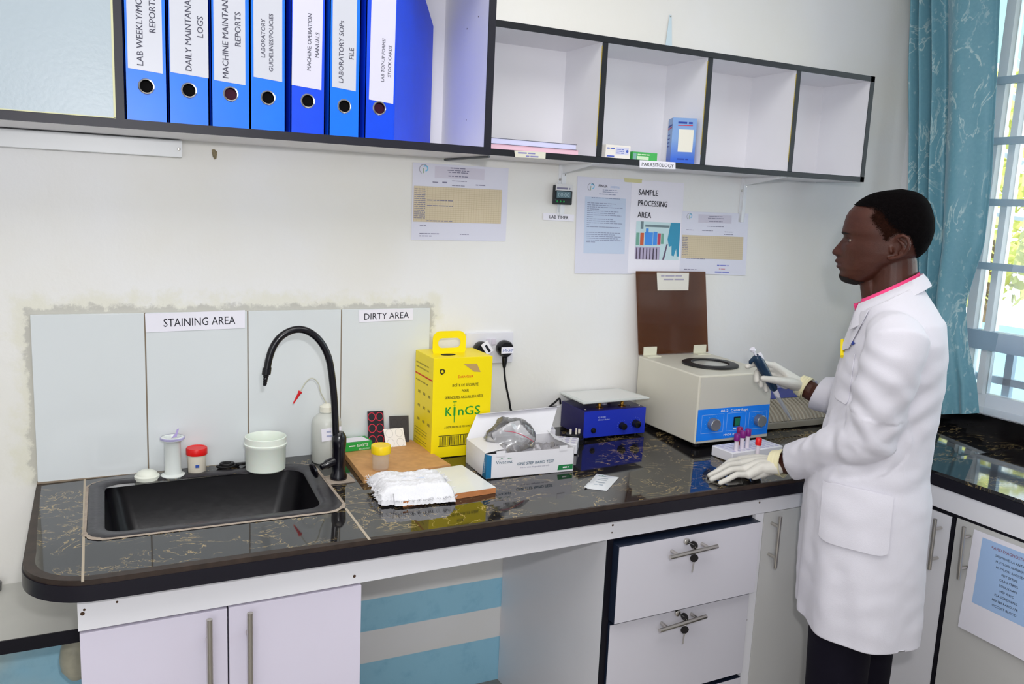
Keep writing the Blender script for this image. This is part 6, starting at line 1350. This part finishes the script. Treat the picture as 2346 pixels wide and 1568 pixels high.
b = MB(); b.rings([ringpts(-.007, .0615, .0585, lambda f, a: top_u(f, a)-.02), ringpts(-.007, .0625, .0595, lambda f, a: top_u(f, a)+.0085), ringpts(-.007, .064, .061, lambda f, a: top_u(f, a)+.0095), ringpts(-.007, .066, .063, lambda f, a: top_u(f, a)-.006)], close=False, cap=False)
sh = b.build('shirt_collar', PINK, per, smooth=70, solid=-.0012)
b = MB(); o = .022
q = [at(x, y, 'y', PW(.055, o, 0).y) for x, y in ((1955, 698), (1972, 694), (1984, 690), (1976, 712), (1962, 721))]
b.prism(q, tuple(VD*.03)); b.build('shirt_front', PINK, per, bevel=.001)
# pens and name tape
a, c = hit(1937, 818, .008), hit(1939, 783, .010); b = MB(); b.tube([a, c], .0048, 10); b.tube([c, c+(c-a).normalized()*.004], [.0048, .003], 10)
b.build('pocket_pen', M('yellow_pen_cap', '#f0d818', .35), coat)
cloth('name_tape', [(1942, 775), (1949, 773), (1963, 788), (1957, 792)], 4, 6, M('blue_name_tape', '#27409c', .6), coat, .004)
# trousers and shoes
b = MB()
for l, f, r in ((.085, .012, .077), (-.085, -.048, .075)): chain(b, [PW(-.02, l*.7, .80), PW(f, l, .5), PW(f-.004, l, .28), PW(f-.012, l, .06)], [.10, r, r*.93, r*.82], 22)
chain(b, [PW(-.02, -.05, .86), PW(-.02, .05, .86)], [.11, .11], 20)
tr = fuse(b, .008, 5); tr.v = [p+V((0, 0, 0))+(p-P0).normalized()*.004*noise.noise(V((p.x*14, p.y*14, p.z*22))) for p in tr.v]
tr.build('trousers', PANTS, per, smooth=180)
for l, f in ((.085, .0), (-.085, -.06)):
    b = MB(); chain(b, [PW(f-.02, l, .045), PW(f+.10, l, .035), PW(f+.16, l, .03)], [.043, .042, .030], 16); fz = fuse(b, .006, 3); fz.v = [V((p.x, p.y, max(p.z, .0005))) for p in fz.v]; fz.build('shoe', BLACK, per, smooth=180)

# ================================================================ pipette in the gloved hand
t = thing('pipette', 'dark blue handheld pipette with white plunger gripped in the gloved hand', 'pipette', tuple(PT))
L_ = (PB_-PT).length; NAVY = M('navy_pipette_plastic', '#16304a', .3); PWH = M('white_pipette_plastic', '#e4e2ec', .3); PGR = M('grey_pipette_shaft', '#b4b8bd', .25, .3)
def al(k): return PT+pax*k
b = MB(); st = [(.0, .0085), (.004, .0125), (.02, .0145), (.05, .0145), (.08, .0135), (.105, .0125), (.125, .0115), (.133, .0085)]
b.lathe([(.0, .006)]+[(r, h) for h, r in [(x[0]+.006, x[1]) for x in st]]+[(0, .14)], PT, 22, pax); b.build('grip_body', NAVY, t)
b = MB(); hk = al(.012)-pr_*.010; b.tube([al(.012), hk, hk-pr_*.012+pax*.004, hk-pr_*.016+pax*.012], [.009, .007, .0055, .004], 10); b.build('finger_hook', NAVY, t)
b = MB(); b.lathe([(.003, -.014), (.003, .008)], PT, 10, pax); b.lathe([(.0, -.022), (.0075, -.021), (.0075, -.013), (.003, -.012)], PT, 18, pax); b.build('plunger_button', PWH, t)
b = MB(); e = al(.010)+pr_*.011; b.tube([e-pax*.004, e+pax*.014], [.0065, .006], 10); b.build('tip_ejector', PWH, t)
b = MB(); b.lathe([(.0075, .138), (.008, .145), (.0065, .160), (.0048, .168)], PT, 18, pax); b.build('shaft_collar', PWH, t)
b = MB(); b.lathe([(.0046, .162), (.0044, L_-.045), (.0038, L_-.02), (.0028, L_), (0, L_)], PT, 16, pax); b.tube([al(.150)-pr_*.007, al(.168)-pr_*.006, al(.19)-pr_*.005, al(L_-.03)-pr_*.0035], .002, 8); b.build('shaft', PGR, t)
